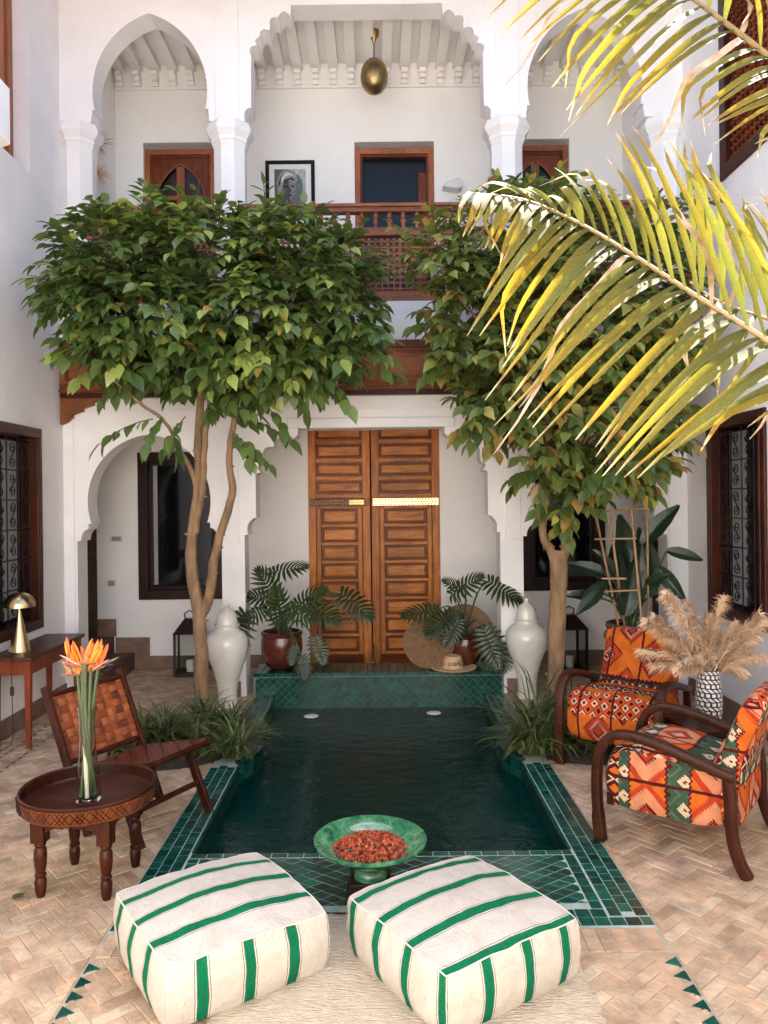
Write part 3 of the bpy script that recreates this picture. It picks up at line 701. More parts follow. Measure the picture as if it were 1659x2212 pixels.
# wooden fascia under the gallery
b_ = MB(); b_.box(XL + .004, XR - .004, YA - .075, YA - .0125, 2.555, 2.925); fas = b_.build('fascia', 'fascia_wood', fac, bevel=.004)
for (z0, z1, dy, mt) in ((2.92, 2.985, .10, 'redwood'), (2.62, 2.65, .092, 'redwood'), (2.575, 2.605, .10, 'redwood'), (2.53, 2.57, .085, 'win_frame')):
    b_ = MB(); b_.box(XL + .006, XR - .006, YA - dy, YA - .014, z0, z1); b_.build('moulding', mt, fas, bevel=.006)
x = XL + .05
while x < XR - .3:
    b_ = MB(); b_.prism(rect(x, x + .50, 2.665, 2.905), [rect(x + .03, x + .47, 2.69, 2.88)], 'XZ', YA - .083, YA - .073); b_.build('panel_moulding', 'redwood', fas); x += .535
for s, x0 in ((1, XL + .006), (-1, XR - .006)):       # stepped brackets at the two ends
    pr = [(0, 0)] 
    pts_ = [(0, 2.53), (0, 2.31), (.05, 2.33), (.10, 2.375), (.09, 2.39), (.19, 2.425), (.18, 2.44), (.28, 2.475), (.27, 2.49), (.37, 2.53)]
    b_ = MB(); b_.prism([(x0 + s * a, z) for a, z in pts_], [], 'XZ', YA - .07, YA - .0125); b_.build('bracket', 'fascia_wood', fas, bevel=.003)
# stairs in the left bay
for k, (x1, z1) in enumerate(((-2.42, .165), (-2.62, .33), (-2.90, .50))):
    b_ = MB(); b_.box(-3.44, x1, YT + .01, YB - .012, .001, z1); b_.build('step', 'step_tile', fac, bevel=.006)
b_ = MB(); b_.prism([(-2.79, .33), (-2.79, .50), (-2.6, .50), (-2.6, .315), (-2.27, .315), (-2.27, .13), (-1.06, .13), (-1.06, .003), (-2.42, .003), (-2.42, .165), (-2.61, .165), (-2.61, .33)], [], 'XZ', YB - .012, YB - .001); b_.build('stair_skirting', 'skirting', fac)
b_ = MB(); b_.prism([(-2.79, .50), (-2.79, .52), (-2.58, .52), (-2.58, .335), (-2.25, .335), (-2.25, .15), (-1.06, .15), (-1.06, .13), (-2.27, .13), (-2.27, .315), (-2.6, .315), (-2.6, .50)], [], 'XZ', YB - .010, YB - .001); b_.build('stair_trim', 'plaster', fac)
b_ = MB(); b_.box(1.0, 2.72, YB - .012, YB - .001, .002, .14); b_.build('skirting', 'skirting', fac)
for xs in (-1.3, 1.08):
    b_ = MB(); b_.box(xs, xs + .13, YA - .014, YT + .012, .002, .13); b_.build('skirting', 'skirting', fac)
# lower gallery windows
def glazed(parent, r, fw, dy, frame, glass, name='window', mull=True):
    x0, x1, z0, z1 = r
    b_ = MB(); b_.prism(rect(x0 - .012, x1 + .012, z0 - .012, z1 + .012), [rect(x0 + fw, x1 - fw, z0 + fw, z1 - fw)], 'XZ', YB - .035, YB + .10); wdw = b_.build(name, frame, parent, bevel=.005)
    b_ = MB(); b_.prism(rect(x0 + fw - .002, x1 - fw + .002, z0 + fw - .002, z1 - fw + .002), [rect(x0 + fw + .035, x1 - fw - .035, z0 + fw + .035, z1 - fw - .035)], 'XZ', YB + .02, YB + .06); b_.build('sash', frame, wdw, bevel=.004)
    b_ = MB(); b_.box(x0 + fw, x1 - fw, YB + .04, YB + .046, z0 + fw, z1 - fw); b_.build('pane', glass, wdw)
    return wdw
wo = glazed(fac, wl, .085, 0, 'dark_frame', 'unlit_room_glass')
b_ = MB(); b_.box(wl[0] + .125, wl[0] + .165, YB + .034, YB + .038, .83, 2.02); b_.build('curtain_edge', 'pale_panel', wo)
glazed(fac, wr, .085, 0, 'dark_frame', 'unlit_room_glass')
# upper doors
def updoor(r, arch):
    x0, x1, z0, z1 = r; z1 -= .05; fw = .055
    b_ = MB(); b_.prism([(x0, z0), (x0 + fw, z0), (x0 + fw, z1 - fw), (x1 - fw, z1 - fw), (x1 - fw, z0), (x1, z0), (x1, z1), (x0, z1)], [], 'XZ', YB + .03, YB + .13); do = b_.build('door_frame', 'orange_wood', fac, bevel=.006)
    b_ = MB(); b_.prism([(x0 + fw, z0), (x0 + fw + .022, z0), (x0 + fw + .022, z1 - fw - .022), (x1 - fw - .022, z1 - fw - .022), (x1 - fw - .022, z0), (x1 - fw, z0), (x1 - fw, z1 - fw), (x0 + fw, z1 - fw)], [], 'XZ', YB + .05, YB + .12); b_.build('inner_frame', 'redwood_v', do, bevel=.004)
    if not arch:
        b_ = MB(); b_.box(x0 + fw, x1 - fw, YB + .14, YB + .15, z0, z1 - fw); b_.build('pane', 'dim_room_glass', do)  # grey sheet colours in the dark room past the doorway
        b_ = MB(); b_.box(x1 - fw - .10, x1 - fw - .02, YB + .10, YB + .16, z0, z1 - fw - .16); b_.build('open_leaf', 'redwood_v', do, bevel=.004)
        return
    a0, a1 = x0 + fw + .022, x1 - fw - .022; xc_ = (a0 + a1) / 2; hw = (a1 - a0) / 2 - .02; za = z1 - .135; zs = za - .42; r_ = za - zs; c_ = (r_ * r_ - hw * hw) / (2 * hw); R = hw + c_
    L = [(xc_ + c_ - R * cos(k / 14 * math.asin(r_ / R)), zs + R * sin(k / 14 * math.asin(r_ / R))) for k in range(15)]; L = L + [(2 * xc_ - x, z) for x, z in L[-2::-1]]
    b_ = MB(); b_.prism([(a0, z0), (L[0][0], z0)] + L + [(L[-1][0], z0), (a1, z0), (a1, z1 - fw - .022), (a0, z1 - fw - .022)], [], 'XZ', YB + .06, YB + .10); b_.build('door_board', 'redwood_v', do, bevel=.005)
    cx_ = xc_; L2 = [(cx_ + (x - cx_) * .965, zs + (z - zs) * .97 if z > zs else z) for x, z in L]
    b_ = MB(); b_.prism(L + [(L[-1][0], z0)] + [(L2[-1][0], z0)] + L2[::-1] + [(L2[0][0], z0), (L[0][0], z0)], [], 'XZ', YB + .05, YB + .062); b_.build('arch_moulding', 'orange_wood', do)
    b_ = MB(); b_.box(xc_ - .04, xc_ + .04, YB + .055, YB + .09, z0, za - .03); b_.build('mullion', 'orange_wood', do, bevel=.004)
    for k in range(3):
        zz = zs + .08 - k * .36; b_ = MB(); b_.box(xc_ - hw, xc_ + hw, YB + .062, YB + .085, zz - .02, zz + .02); b_.build('glazing_bar', 'orange_wood', do)
        for s_ in (-1, 1):
            b_ = MB(); b_.box(min(xc_ + s_ * .04, xc_ + s_ * hw), max(xc_ + s_ * .04, xc_ + s_ * hw), YB + .088, YB + .092, zz + .02, zz + .34); b_.build('pane', ('red_glass', 'green_glass')[(k + (s_ > 0)) % 2], do)
updoor(ud, False); updoor(ul, True); updoor(ur, True)
# tall double doors
xm = at(802, 1200, YB).x
for s, (x0, x1) in ((-1, (dd[0], xm - .006)), (1, (xm + .006, dd[1]))):
    b_ = MB(); b_.box(x0, x1, YB + .03, YB + .06, .006, 2.46); leaf = b_.build('door_leaf', 'door_wood_v', fac)
    wI, wO = (.075, .085)
    for (a, c_) in ((x0, x0 + .075), (x1 - .075, x1)):
        b_ = MB(); b_.box(a, c_, YB - .005, YB + .03, .006, 2.46); b_.build('stile', 'door_wood_v', leaf, bevel=.004)
    ya = YB + .004
    # upper panels
    zs_ = [1.675, 1.85, 2.03, 2.215, 2.39, 2.46]
    for k in range(len(zs_) - 1):
        b_ = MB(); b_.box(x0 + .076, x1 - .076, ya - .004, YB + .03, zs_[k], zs_[k] + .035); b_.build('rail', 'door_wood', leaf, bevel=.003)
        if k < len(zs_) - 1:
            z0, z1 = zs_[k] + .045, zs_[k + 1] - .010
            if z1 - z0 > .05:
                b_ = MB(); b_.prism(rect(x0 + .082, x1 - .082, z0, z1), [rect(x0 + .10, x1 - .10, z0 + .018, z1 - .018)], 'XZ', ya + .006, YB + .03); b_.build('panel_frame', 'redwood', leaf, bevel=.003)
                b_ = MB(); b_.box(x0 + .104, x1 - .104, ya + .012, YB + .03, z0 + .022, z1 - .022); b_.build('panel', 'door_wood', leaf, bevel=.008)
    # lower wicket with eight panels
    for (a, c_) in ((x0 + .082, x0 + .125), (x1 - .125, x1 - .082)):
        b_ = MB(); b_.box(a, c_, ya - .016, YB + .03, .12, 1.565); b_.build('stile', 'door_wood_v', leaf, bevel=.004)
    b_ = MB(); b_.box(x0 + .08, x1 - .08, ya - .004, YB + .03, .006, .115); b_.build('rail', 'redwood', leaf, bevel=.004)
    st = (1.565 - .12) / 8
    for k in range(8):
        z0 = .12 + k * st
        b_ = MB(); b_.box(x0 + .126, x1 - .126, ya - .010, YB + .03, z0, z0 + .03); b_.build('rail', 'door_wood', leaf, bevel=.003)
        b_ = MB(); b_.prism(rect(x0 + .13, x1 - .13, z0 + .034, z0 + st - .004), [rect(x0 + .148, x1 - .148, z0 + .05, z0 + st - .02)], 'XZ', ya + .002, YB + .03); b_.build('panel_frame', 'redwood', leaf, bevel=.003)
        b_ = MB(); b_.box(x0 + .155, x1 - .155, ya + .008, YB + .03, z0 + .056, z0 + st - .026); b_.build('panel', 'door_wood', leaf, bevel=.008)
    b_ = MB(); b_.box(x0 + .126, x1 - .126, ya - .010, YB + .03, 1.565, 1.60); b_.build('rail', 'door_wood', leaf, bevel=.003)
    # metal strap with studs; bright and dark brass paint in what each strap reflects
    b_ = MB(); b_.box(x0 + .012, x1 - .012, YB - .020, YB - .006, 1.592, 1.668); sp_ = b_.build('strap', 'brass' if s > 0 else 'dark_brass', leaf, bevel=.003)
    if s < 0:
        b_ = MB(); b_.box(x1 - .21, x1 - .06, YB - .024, YB - .0205, 1.604, 1.656); b_.build('strap_glint', 'aged_brass', sp_, bevel=.002)  # brighter slab mimics the end that catches a reflection
    b_ = MB(); n_ = 22
    for k in range(n_):
        for r_ in (0, 1, 2):
            xx = lerp(x0 + .03, x1 - .03, (k + .5 * (r_ == 1)) / n_); b_.lathe([(0, .010), (.005, .007), (.008, 0)], 6, mtx=Matrix.Translation((xx, YB - .020, 1.605 + r_ * .025)) @ Matrix.Rotation(pi / 2, 4, 'X'))
    e = b_.build('stud', 'dark_brass', sp_); e['kind'] = 'stuff'
b_ = MB(); b_.tube([(xm + .01, YB - .01, .03), (xm + .01, YB - .01, .22)], .009, 8); b_.lathe([(0, 0), (.018, .01), (.012, .03)], 10, c=(xm + .01, YB - .012, .02)); b_.build('door_bolt', 'brass', fac, smooth=40)
# switches on the left bay wall
for (px, py, ww, hh) in ((252, 1164, .13, .06), (241, 1260, .085, .075)):
    p = at(px, py, YB); b_ = MB(); b_.box(p.x - ww / 2, p.x + ww / 2, YB - .012, YB - .001, p.z - hh / 2, p.z + hh / 2); so_ = b_.build('wall_plate', 'white_plastic', fac, bevel=.003)
    b_ = MB(); b_.box(p.x - ww * .36, p.x + ww * .36, YB - .015, YB - .0125, p.z - hh * .32, p.z + hh * .32); b_.build('rocker', 'pale_panel', so_, bevel=.002)

# ================================================================== balustrades (three bays)
pf = []
for k in range(10):
    z = k * .046; pf += [(.008, z), (.008, z + .012), (.019, z + .016), (.0195, z + .028), (.008, z + .032)]
pf += [(.008, .455)]
sp = MB(); sp.lathe(pf, 7); spin_me = sp.mesh('spindle', 'spindle_wood', smooth=30)
bp_ = MB(); bp_.lathe([(.022, 0), (.022, .012), (.012, .018), (.014, .03), (.026, .05), (.024, .07), (.012, .085), (.021, .092), (.022, .105), (.014, .11), (.02, .115), (.02, .128)], 10); bal_me = bp_.mesh('baluster', 'spindle_wood', smooth=35)
for (x0, x1, lab) in ((XC - 1.05, XC + 1.05, 'turned wood balustrade of the middle gallery bay above the tall doors'), (XL + .26, XC - 1.32, 'turned wood balustrade of the gallery bay behind the crown over the leather chair'), (XC + 1.32, XR - .26, 'turned wood balustrade of the gallery bay behind the yellow palm fronds')):
    t_ = thing('balustrade', lab, 'balustrade', ((x0 + x1) / 2, YA + .03, 3.325), group='gallery balustrades', world=True); y = YA + .03
    for (z0, z1, hd) in ((3.326, 3.415, .04), (3.885, 3.955, .038), (4.085, 4.125, .045), (4.125, 4.155, .06)):
        b_ = MB(); b_.box(x0 - .06, x1 + .06, y - hd, y + hd, z0, z1); b_.build('rail', 'rail_wood', t_, bevel=.008)
    n_ = int((x1 - x0) / .112)
    for k in range(n_): inst('baluster', bal_me, Matrix.Translation((x0 + (k + .5) * (x1 - x0) / n_, y, 3.956)), t_)
    n_ = int((x1 - x0) / .052)
    for k in range(n_ + 1): inst('spindle', spin_me, Matrix.Translation((x0 + k * (x1 - x0) / n_, y, 3.42)), t_)
    for k in range(9):
        q = MB(); L = x1 - x0; pr = []
        for j in range(n_): 
            c_ = j * L / n_; st = L / n_; pr += [(.008, c_), (.008, c_ + st * .3), (.013, c_ + st * .4), (.013, c_ + st * .6), (.008, c_ + st * .7)]
        pr += [(.008, L)]
        q.lathe(pr, 6, mtx=Matrix.Translation((x0, y, 3.442 + k * .05)) @ Matrix.Rotation(pi / 2, 4, 'Y')); q.build('cross_rod', 'spindle_wood', t_, smooth=30)

# ================================================================== side walls
def scroll(r0, turns, sgn):
    n = 26; out = []
    for k in range(n + 1):
        a = sgn * turns * 2 * pi * k / n; r = r0 * (1 - .82 * k / n); out.append((r * cos(a), r * sin(a)))
    return out
def grille_window(wall, X, sg, y0, y1, z0, z1, up=False):
    """sg=+1: the wall faces +X (left wall); frame, sash, glass, iron bars and scrolls"""
    fw = .07
    R = lambda a, b2, c_, d_: [(a, c_), (b2, c_), (b2, d_), (a, d_)]
    b_ = MB(); b_.prism(R(y0 - .01, y1 + .01, z0 - .01, z1 + .01), [R(y0 + fw, y1 - fw, z0 + fw, z1 - fw)], 'YZ', X - sg * .13, X + sg * .022); wdw = b_.build('window', 'win_frame', wall, bevel=.006)
    b_ = MB(); b_.prism(R(y0 + fw * .5, y1 - fw * .5, z0 + fw * .5, z1 - fw * .5), [R(y0 + fw - .006, y1 - fw + .006, z0 + fw - .006, z1 - fw + .006)], 'YZ', X + sg * .022, X + sg * .034); b_.build('frame_moulding', 'win_frame', wdw, bevel=.004)
    b_ = MB(); b_.box(min(X - sg * .12, X - sg * .115), max(X - sg * .12, X - sg * .115), y0 + fw, y1 - fw, z0 + fw, z1 - fw); b_.build('pane', 'unlit_room_glass', wdw)
    ym = (y0 + y1) / 2
    b_ = MB(); b_.box(min(X - sg * .112, X - sg * .09), max(X - sg * .112, X - sg * .09), y0 + fw, ym - .02, z0 + fw, z1 - fw); b_.build('shutter', 'dark_frame', wdw, bevel=.004)
    b_ = MB(); b_.box(min(X - sg * .112, X - sg * .10), max(X - sg * .112, X - sg * .10), ym + .06, y1 - fw - .10, z0 + fw + .03, z1 - fw - .03); b_.build('pale_panel', 'pale_panel', wdw)  # pale upright panel behind the grille
    xg = X - sg * .045; n = 6
    for k in range(n + 1):
        z = lerp(z0 + fw + .03, z1 - fw - .03, k / n); b_ = MB(); b_.tube([(xg, y0 + fw - .01, z), (xg, y1 - fw + .01, z)], .006, 6); b_.build('bar', 'iron', wdw, smooth=40)
    for k in range(5):
        y = lerp(y0 + fw + .01, y1 - fw - .01, k / 4); b_ = MB(); b_.tube([(xg, y, z0 + fw - .01), (xg, y, z1 - fw + .01)], .005, 6); b_.build('bar', 'iron', wdw, smooth=40)
    hgt = (z1 - z0 - 2 * fw - .06) / n; wd = (y1 - y0 - 2 * fw) / 4
    for sgn in (-1, 1):
        s_ = MB(); r = min(wd, hgt) * .24
        A = [(p[0], p[1] + hgt * .22) for p in scroll(r, 1.4, sgn)][::-1]; B = [(-p[0], -p[1] - hgt * .22) for p in scroll(r, 1.4, sgn)]
        s_.tube([(0, a, c_) for a, c_ in A + B], .0042, 5); me = s_.mesh('scroll', 'iron', smooth=50)
        for k in range(n):
            for c_ in range(4):
                if (k + c_) % 2 == (sgn > 0):
                    z = lerp(z0 + fw + .03, z1 - fw - .03, (k + .5) / n); inst('scroll', me, Matrix.Translation((xg, y0 + fw + (c_ + .5) * wd, z)), wdw)
    return wdw
def lattice_window(wall, X, sg, y0, y1, z0, z1, mt='win_frame'):
    fw = .09; R = lambda a, b2, c_, d_: [(a, c_), (b2, c_), (b2, d_), (a, d_)]
    b_ = MB(); b_.prism(R(y0 - .01, y1 + .01, z0 - .01, z1 + .01), [R(y0 + fw, y1 - fw, z0 + fw, z1 - fw)], 'YZ', X - sg * .12, X + sg * .02); wdw = b_.build('lattice_window', mt, wall, bevel=.006)
    n_ = int((y1 - y0 - 2 * fw) / .062); L = z1 - z0 - 2 * fw; pr = []; k = 0.0
    while k < L - .06: pr += [(.009, k), (.009, k + .016), (.024, k + .022), (.024, k + .04), (.009, k + .046)]; k += .062
    pr += [(.009, L)]; q = MB(); q.lathe(pr, 6); me = q.mesh('spindle', 'spindle_wood' if mt != 'win_frame' else 'redwood_v', smooth=30)
    for k in range(n_): inst('spindle', me, Matrix.Translation((X - sg * .03, y0 + fw + (k + .5) * (y1 - y0 - 2 * fw) / n_, z0 + fw)), wdw)
    k = z0 + fw + .03
    while k < z1 - fw: q = MB(); q.tube([(X - sg * .03, y0 + fw - .005, k), (X - sg * .03, y1 - fw + .005, k)], .011, 6); q.build('cross_rod', 'redwood_v', wdw, smooth=40); k += .062
    b_ = MB(); b_.box(min(X - sg * .11, X - sg * .10), max(X - sg * .11, X - sg * .10), y0 + fw, y1 - fw, z0 + fw, z1 - fw); b_.build('pane', 'unlit_room_glass', wdw)
R4 = lambda a, b2, c_, d_: [(a, c_), (b2, c_), (b2, d_), (a, d_)]
lw = thing('courtyard_wall', 'white wall behind the console table and brass lamp, with grilled window', 'wall', (XL, 2, 0), world=True)
b_ = MB(); b_.prism(R4(-2.6, YT, 0, STOP), [R4(5.15, 6.03, .69, 2.225), R4(5.05, 5.92, 4.20, 6.1)], 'YZ', XL - .35, XL); b_.build('wall_face', 'plaster', lw)
grille_window(lw, XL, 1, 5.15, 6.03, .69, 2.225)
b_ = MB(); b_.prism(R4(5.06, 5.91, 4.21, 6.09), [R4(5.14, 5.83, 4.29, 6.0)], 'YZ', XL - .30, XL - .115); o = b_.build('window', 'orange_wood', lw, bevel=.006)
b_ = MB(); b_.box(XL - .29, XL - .27, 5.13, 5.84, 4.28, 6.05); b_.build('pane', 'unlit_room_glass', o)
b_ = MB(); b_.box(XL + .001, XL + .014, -2.58, YA - .002, .002, .135); b_.build('skirting', 'skirting', lw, bevel=.003)
# projecting bay box high on that wall
bay = MB(); bay.box(XL + .001, XL + .42, 3.3, 4.72, 3.86, 4.20)
bay.prism([(XL + .001, 3.70), (XL + .001, 3.859), (XL + .42, 3.859)], [], 'XZ', 3.3, 4.72); bo = bay.build('bay_base', 'plaster', lw)
b_ = MB(); b_.box(XL + .001, XL + .40, 3.32, 4.70, 4.201, 6.0); b2 = b_.build('bay_window', 'orange_wood', lw, bevel=.006)
b_ = MB()
k = 4.40
while k < 5.85: b_.box(XL + .40, XL + .408, 3.40, 4.58, k, k + .03); k += .06
k = 3.42
while k < 4.56: b_.box(XL + .408, XL + .414, k, k + .03, 4.40, 5.87); k += .06
b_.build('lattice', 'redwood_v', b2)
rw = thing('courtyard_wall', 'white wall behind the pampas grass and patterned armchairs, with grilled window', 'wall', (XR, 2, 0), world=True)
b_ = MB(); b_.prism(R4(-2.6, YT, 0, STOP), [R4(5.17, 6.06, .735, 2.235), R4(4.2, 5.77, 4.02, 6.1)], 'YZ', XR, XR + .35); b_.build('wall_face', 'plaster', rw)
grille_window(rw, XR, -1, 5.17, 6.06, .735, 2.235)
lattice_window(rw, XR, -1, 4.2, 5.77, 4.02, 6.1)
b_ = MB(); b_.box(XR - .014, XR - .001, -2.58, YA - .002, .002, .135); b_.build('skirting', 'skirting', rw, bevel=.003)
added_eave = MB(); added_eave.prism([(YA, 6.42), (YA - 1.1, 6.10), (YA - 1.1, 6.16), (YA, 6.50)], [], 'YZ', XL, XR); ev = added_eave.build('added_eave', 'fascia_wood', fac)  # unseen eave added to keep sky light off the upper arcade
bw = thing('courtyard_wall', 'unseen white wall closing the courtyard opposite the tall wooden doors', 'wall', (0, -2.0, 0), world=True)
b_ = MB(); b_.box(XL - .35, XR + .35, -2.3, -2.0, 0, 4.0); b_.build('wall_face', 'plaster', bw)  # out of view behind the camera, put in and sized to bounce light

# ================================================================== hanging lamp, portrait, sconces
p = at(808, 165, 7.1)
t_ = thing('pendant_lamp', 'hammered brass egg shaped lamp hanging from the gallery ceiling', 'lamp', (p.x, 7.1, 5.98), world=True)
b_ = MB(); b_.lathe([(0, -.165)] + [(.128 * sin(a) * (1 + .06 * cos(a)), -.165 * cos(a)) for a in [k / 18 * pi for k in range(1, 18)]] + [(0, .165)], 28, c=p); b_.build('shade', 'aged_brass', t_, smooth=60)
b_ = MB(); b_.tube([(p.x, 7.1, p.z + .16), (p.x, 7.1, 5.9)], .006, 8); b_.build('rod', 'dark_brass', t_, smooth=40)
b_ = MB(); b_.lathe([(.006, 5.86), (.02, 5.90), (.045, 5.94), (.048, 5.984)], 16, c=(p.x, 7.1, 0)); b_.build('canopy', 'aged_brass', t_, smooth=40)
x0, x1 = at(574, 400, YB).x, at(680, 400, YB).x; z1 = at(627, 349, YB).z; z0 = z1 - .68; yf = YB - .03
t_ = thing('framed_portrait', 'black framed black and white portrait print of a person in a head wrap', 'picture', ((x0 + x1) / 2, YB - .01, z0), world=True)
b_ = MB(); b_.prism(rect(x0, x1, z0, z1), [rect(x0 + .036, x1 - .036, z0 + .036, z1 - .036)], 'XZ', yf, YB - .002); b_.build('frame', 'black', t_, bevel=.004)
b_ = MB(); b_.box(x0 + .03, x1 - .03, yf + .012, yf + .016, z0 + .03, z1 - .03); b_.build('mount', 'paper', t_)
b_ = MB(); X0, X1, Z0, Z1 = x0 + .088, x1 - .088, z0 + .09, z1 - .085
def pp(u_, v_): return (lerp(X0, X1, u_), lerp(Z1, Z0, v_))
def poly(pts_, lay, col): b_.prism([pp(*q) for q in pts_], [], 'XZ', yf + .011 - lay * .0006, yf + .0115, col=col)
G = lambda g: (g * 1.04, g, g * .94)
poly([(0, 0), (1, 0), (1, 1), (0, 1)], 0, G(.10)); poly([(.45, 0), (1, 0), (1, 1), (.5, 1)], 1, (.40, .41, .42))
poly([(.55, .12), (.75, .10), (.88, .22), (.92, .42), (.82, .58), (.98, .70), (1, 1), (.5, 1), (.55, .6)], 2, (.10, .125, .15))
poly([(0, .80), (.2, .66), (.38, .60), (.62, .68), (.66, 1), (0, 1)], 3, G(.010)); poly([(.22, .68), (.40, .60), (.50, .74), (.46, 1), (.28, 1)], 4, G(.30))
poly([(.26, .25), (.62, .22), (.68, .38), (.63, .52), (.50, .66), (.36, .58), (.27, .45)], 5, G(.055)); poly([(.46, .24), (.64, .24), (.68, .38), (.62, .52), (.50, .62), (.48, .4)], 6, G(.20))
poly([(.10, .38), (.08, .24), (.16, .10), (.32, .02), (.54, .01), (.68, .08), (.74, .22), (.68, .28), (.50, .22), (.34, .24), (.26, .32), (.22, .46), (.12, .52)], 7, G(.26))
poly([(.16, .20), (.40, .06), (.64, .12), (.40, .13), (.22, .27)], 8, G(.60)); poly([(.28, .22), (.56, .16), (.68, .24), (.50, .205), (.32, .28)], 8, G(.02)); poly([(.12, .30), (.20, .14), (.24, .15), (.17, .34)], 8, G(.04))
poly([(.31, .335), (.42, .315), (.45, .335), (.42, .37), (.33, .37)], 8, G(.006)); poly([(.53, .325), (.61, .315), (.65, .34), (.58, .37)], 8, G(.008))
poly([(.47, .36), (.50, .35), (.54, .44), (.47, .46)], 8, G(.03)); poly([(.41, .505), (.50, .49), (.58, .51), (.50, .54)], 8, G(.012)); poly([(.28, .40), (.36, .42), (.42, .60), (.36, .58), (.29, .47)], 8, G(.015))
b_.build('print', 'print', t_)
p = at(975, 408, YB)
for k, (px, py) in enumerate(((975, 408), (986, 442))):
    p = at(px, py, YB); b_ = MB(); b_.prism([(p.x - .10, p.z - .025), (p.x + .04, p.z - .05), (p.x + .095, p.z - .04), (p.x + .085, p.z + .03), (p.x + .05, p.z + .06), (p.x + .0, p.z + .035), (p.x - .06, p.z + .02)], [], 'XZ', YB - .14, YB - .002)
    tag(b_.build('wall_sconce', 'white_plastic', bevel=.012, smooth=40), ('upper small white wedge shaped wall light beside the gallery doorway', 'lower small white wedge shaped wall light just above the gallery rail')[k], 'lamp', 'white wall lights in the gallery')

# ================================================================== urns, lanterns
prof = [(.0, .0), (.085, .0), (.082, .03), (.078, .10), (.09, .20), (.125, .32), (.165, .42), (.176, .50), (.168, .56), (.14, .60), (.10, .625), (.092, .64), (.092, .655)]
lid = [(.104, .655), (.106, .668), (.088, .672), (.086, .70), (.078, .745), (.055, .785), (.024, .80), (.016, .812), (.026, .824), (.022, .838), (0, .842)]
for k, (px, py, s_) in enumerate(((492, 1524, .985), (1139, 1507, .98))):
    q = fl(px, py); t_ = thing('lidded_urn', ('tall glossy cream lidded urn behind the trunk beside the leather chair', 'tall glossy cream lidded urn beside the straw hat ledge and armchair')[k], 'urn', (q.x, q.y, 0), rnd(0, 3), 'cream lidded urns flanking the ledge')
    b_ = MB(); b_.lathe([(r * s_, z * s_) for r, z in prof], 36); b_.build('body', 'glaze_white', t_, smooth=50)
    b_ = MB(); b_.lathe([(r * s_, z * s_) for r, z in lid], 32); b_.build('lid', 'glaze_white', t_, smooth=50)
for k, (x, y) in enumerate(((-1.815, 7.38), (1.83, 7.38))):
    t_ = thing('lantern', ('dark metal lantern with white candle near the stairs and leather chair', 'dark metal lantern with white candle behind the big terracotta pot')[k], 'lantern', (x, y, 0), .1, 'floor lanterns in the gallery')
    hw, hb = .125, .40
    b_ = MB(); b_.box(-hw - .01, hw + .01, -hw - .01, hw + .01, 0, .025); b_.build('base', 'iron_brown', t_, bevel=.003)
    for sx in (-1, 1):
        for sy in (-1, 1): b_ = MB(); b_.box(sx * hw - .011, sx * hw + .011, sy * hw - .011, sy * hw + .011, .025, hb); b_.build('post', 'iron_brown', t_)
    b_ = MB(); b_.add([(-hw - .02, -hw - .02, hb), (hw + .02, -hw - .02, hb), (hw + .02, hw + .02, hb), (-hw - .02, hw + .02, hb), (-.05, -.05, hb + .13), (.05, -.05, hb + .13), (.05, .05, hb + .13), (-.05, .05, hb + .13)], [(0, 1, 5, 4), (1, 2, 6, 5), (2, 3, 7, 6), (3, 0, 4, 7), (4, 5, 6, 7), (3, 2, 1, 0)]); b_.build('roof', 'iron_brown', t_, bevel=.003)
    b_ = MB(); b_.tube([(-.04, 0, hb + .13), (-.05, 0, hb + .18), (0, 0, hb + .21), (.05, 0, hb + .18), (.04, 0, hb + .13)], .007, 6); b_.build('handle', 'iron_brown', t_, smooth=40)
    for (nx, ny) in ((0, -1), (-1, 0), (1, 0)):
        b_ = MB(); b_.box(nx * hw - (.11 if ny else .0015), nx * hw + (.11 if ny else .0015), ny * hw - (.11 if nx else .0015), ny * hw + (.11 if nx else .0015), .026, hb - .002); b_.build('pane', 'clear_glass', t_)
    b_ = MB(); b_.lathe([(0, .026), (.036, .026), (.037, .13), (.03, .135), (0, .128)], 18); b_.build('candle', 'candle', t_, smooth=40)

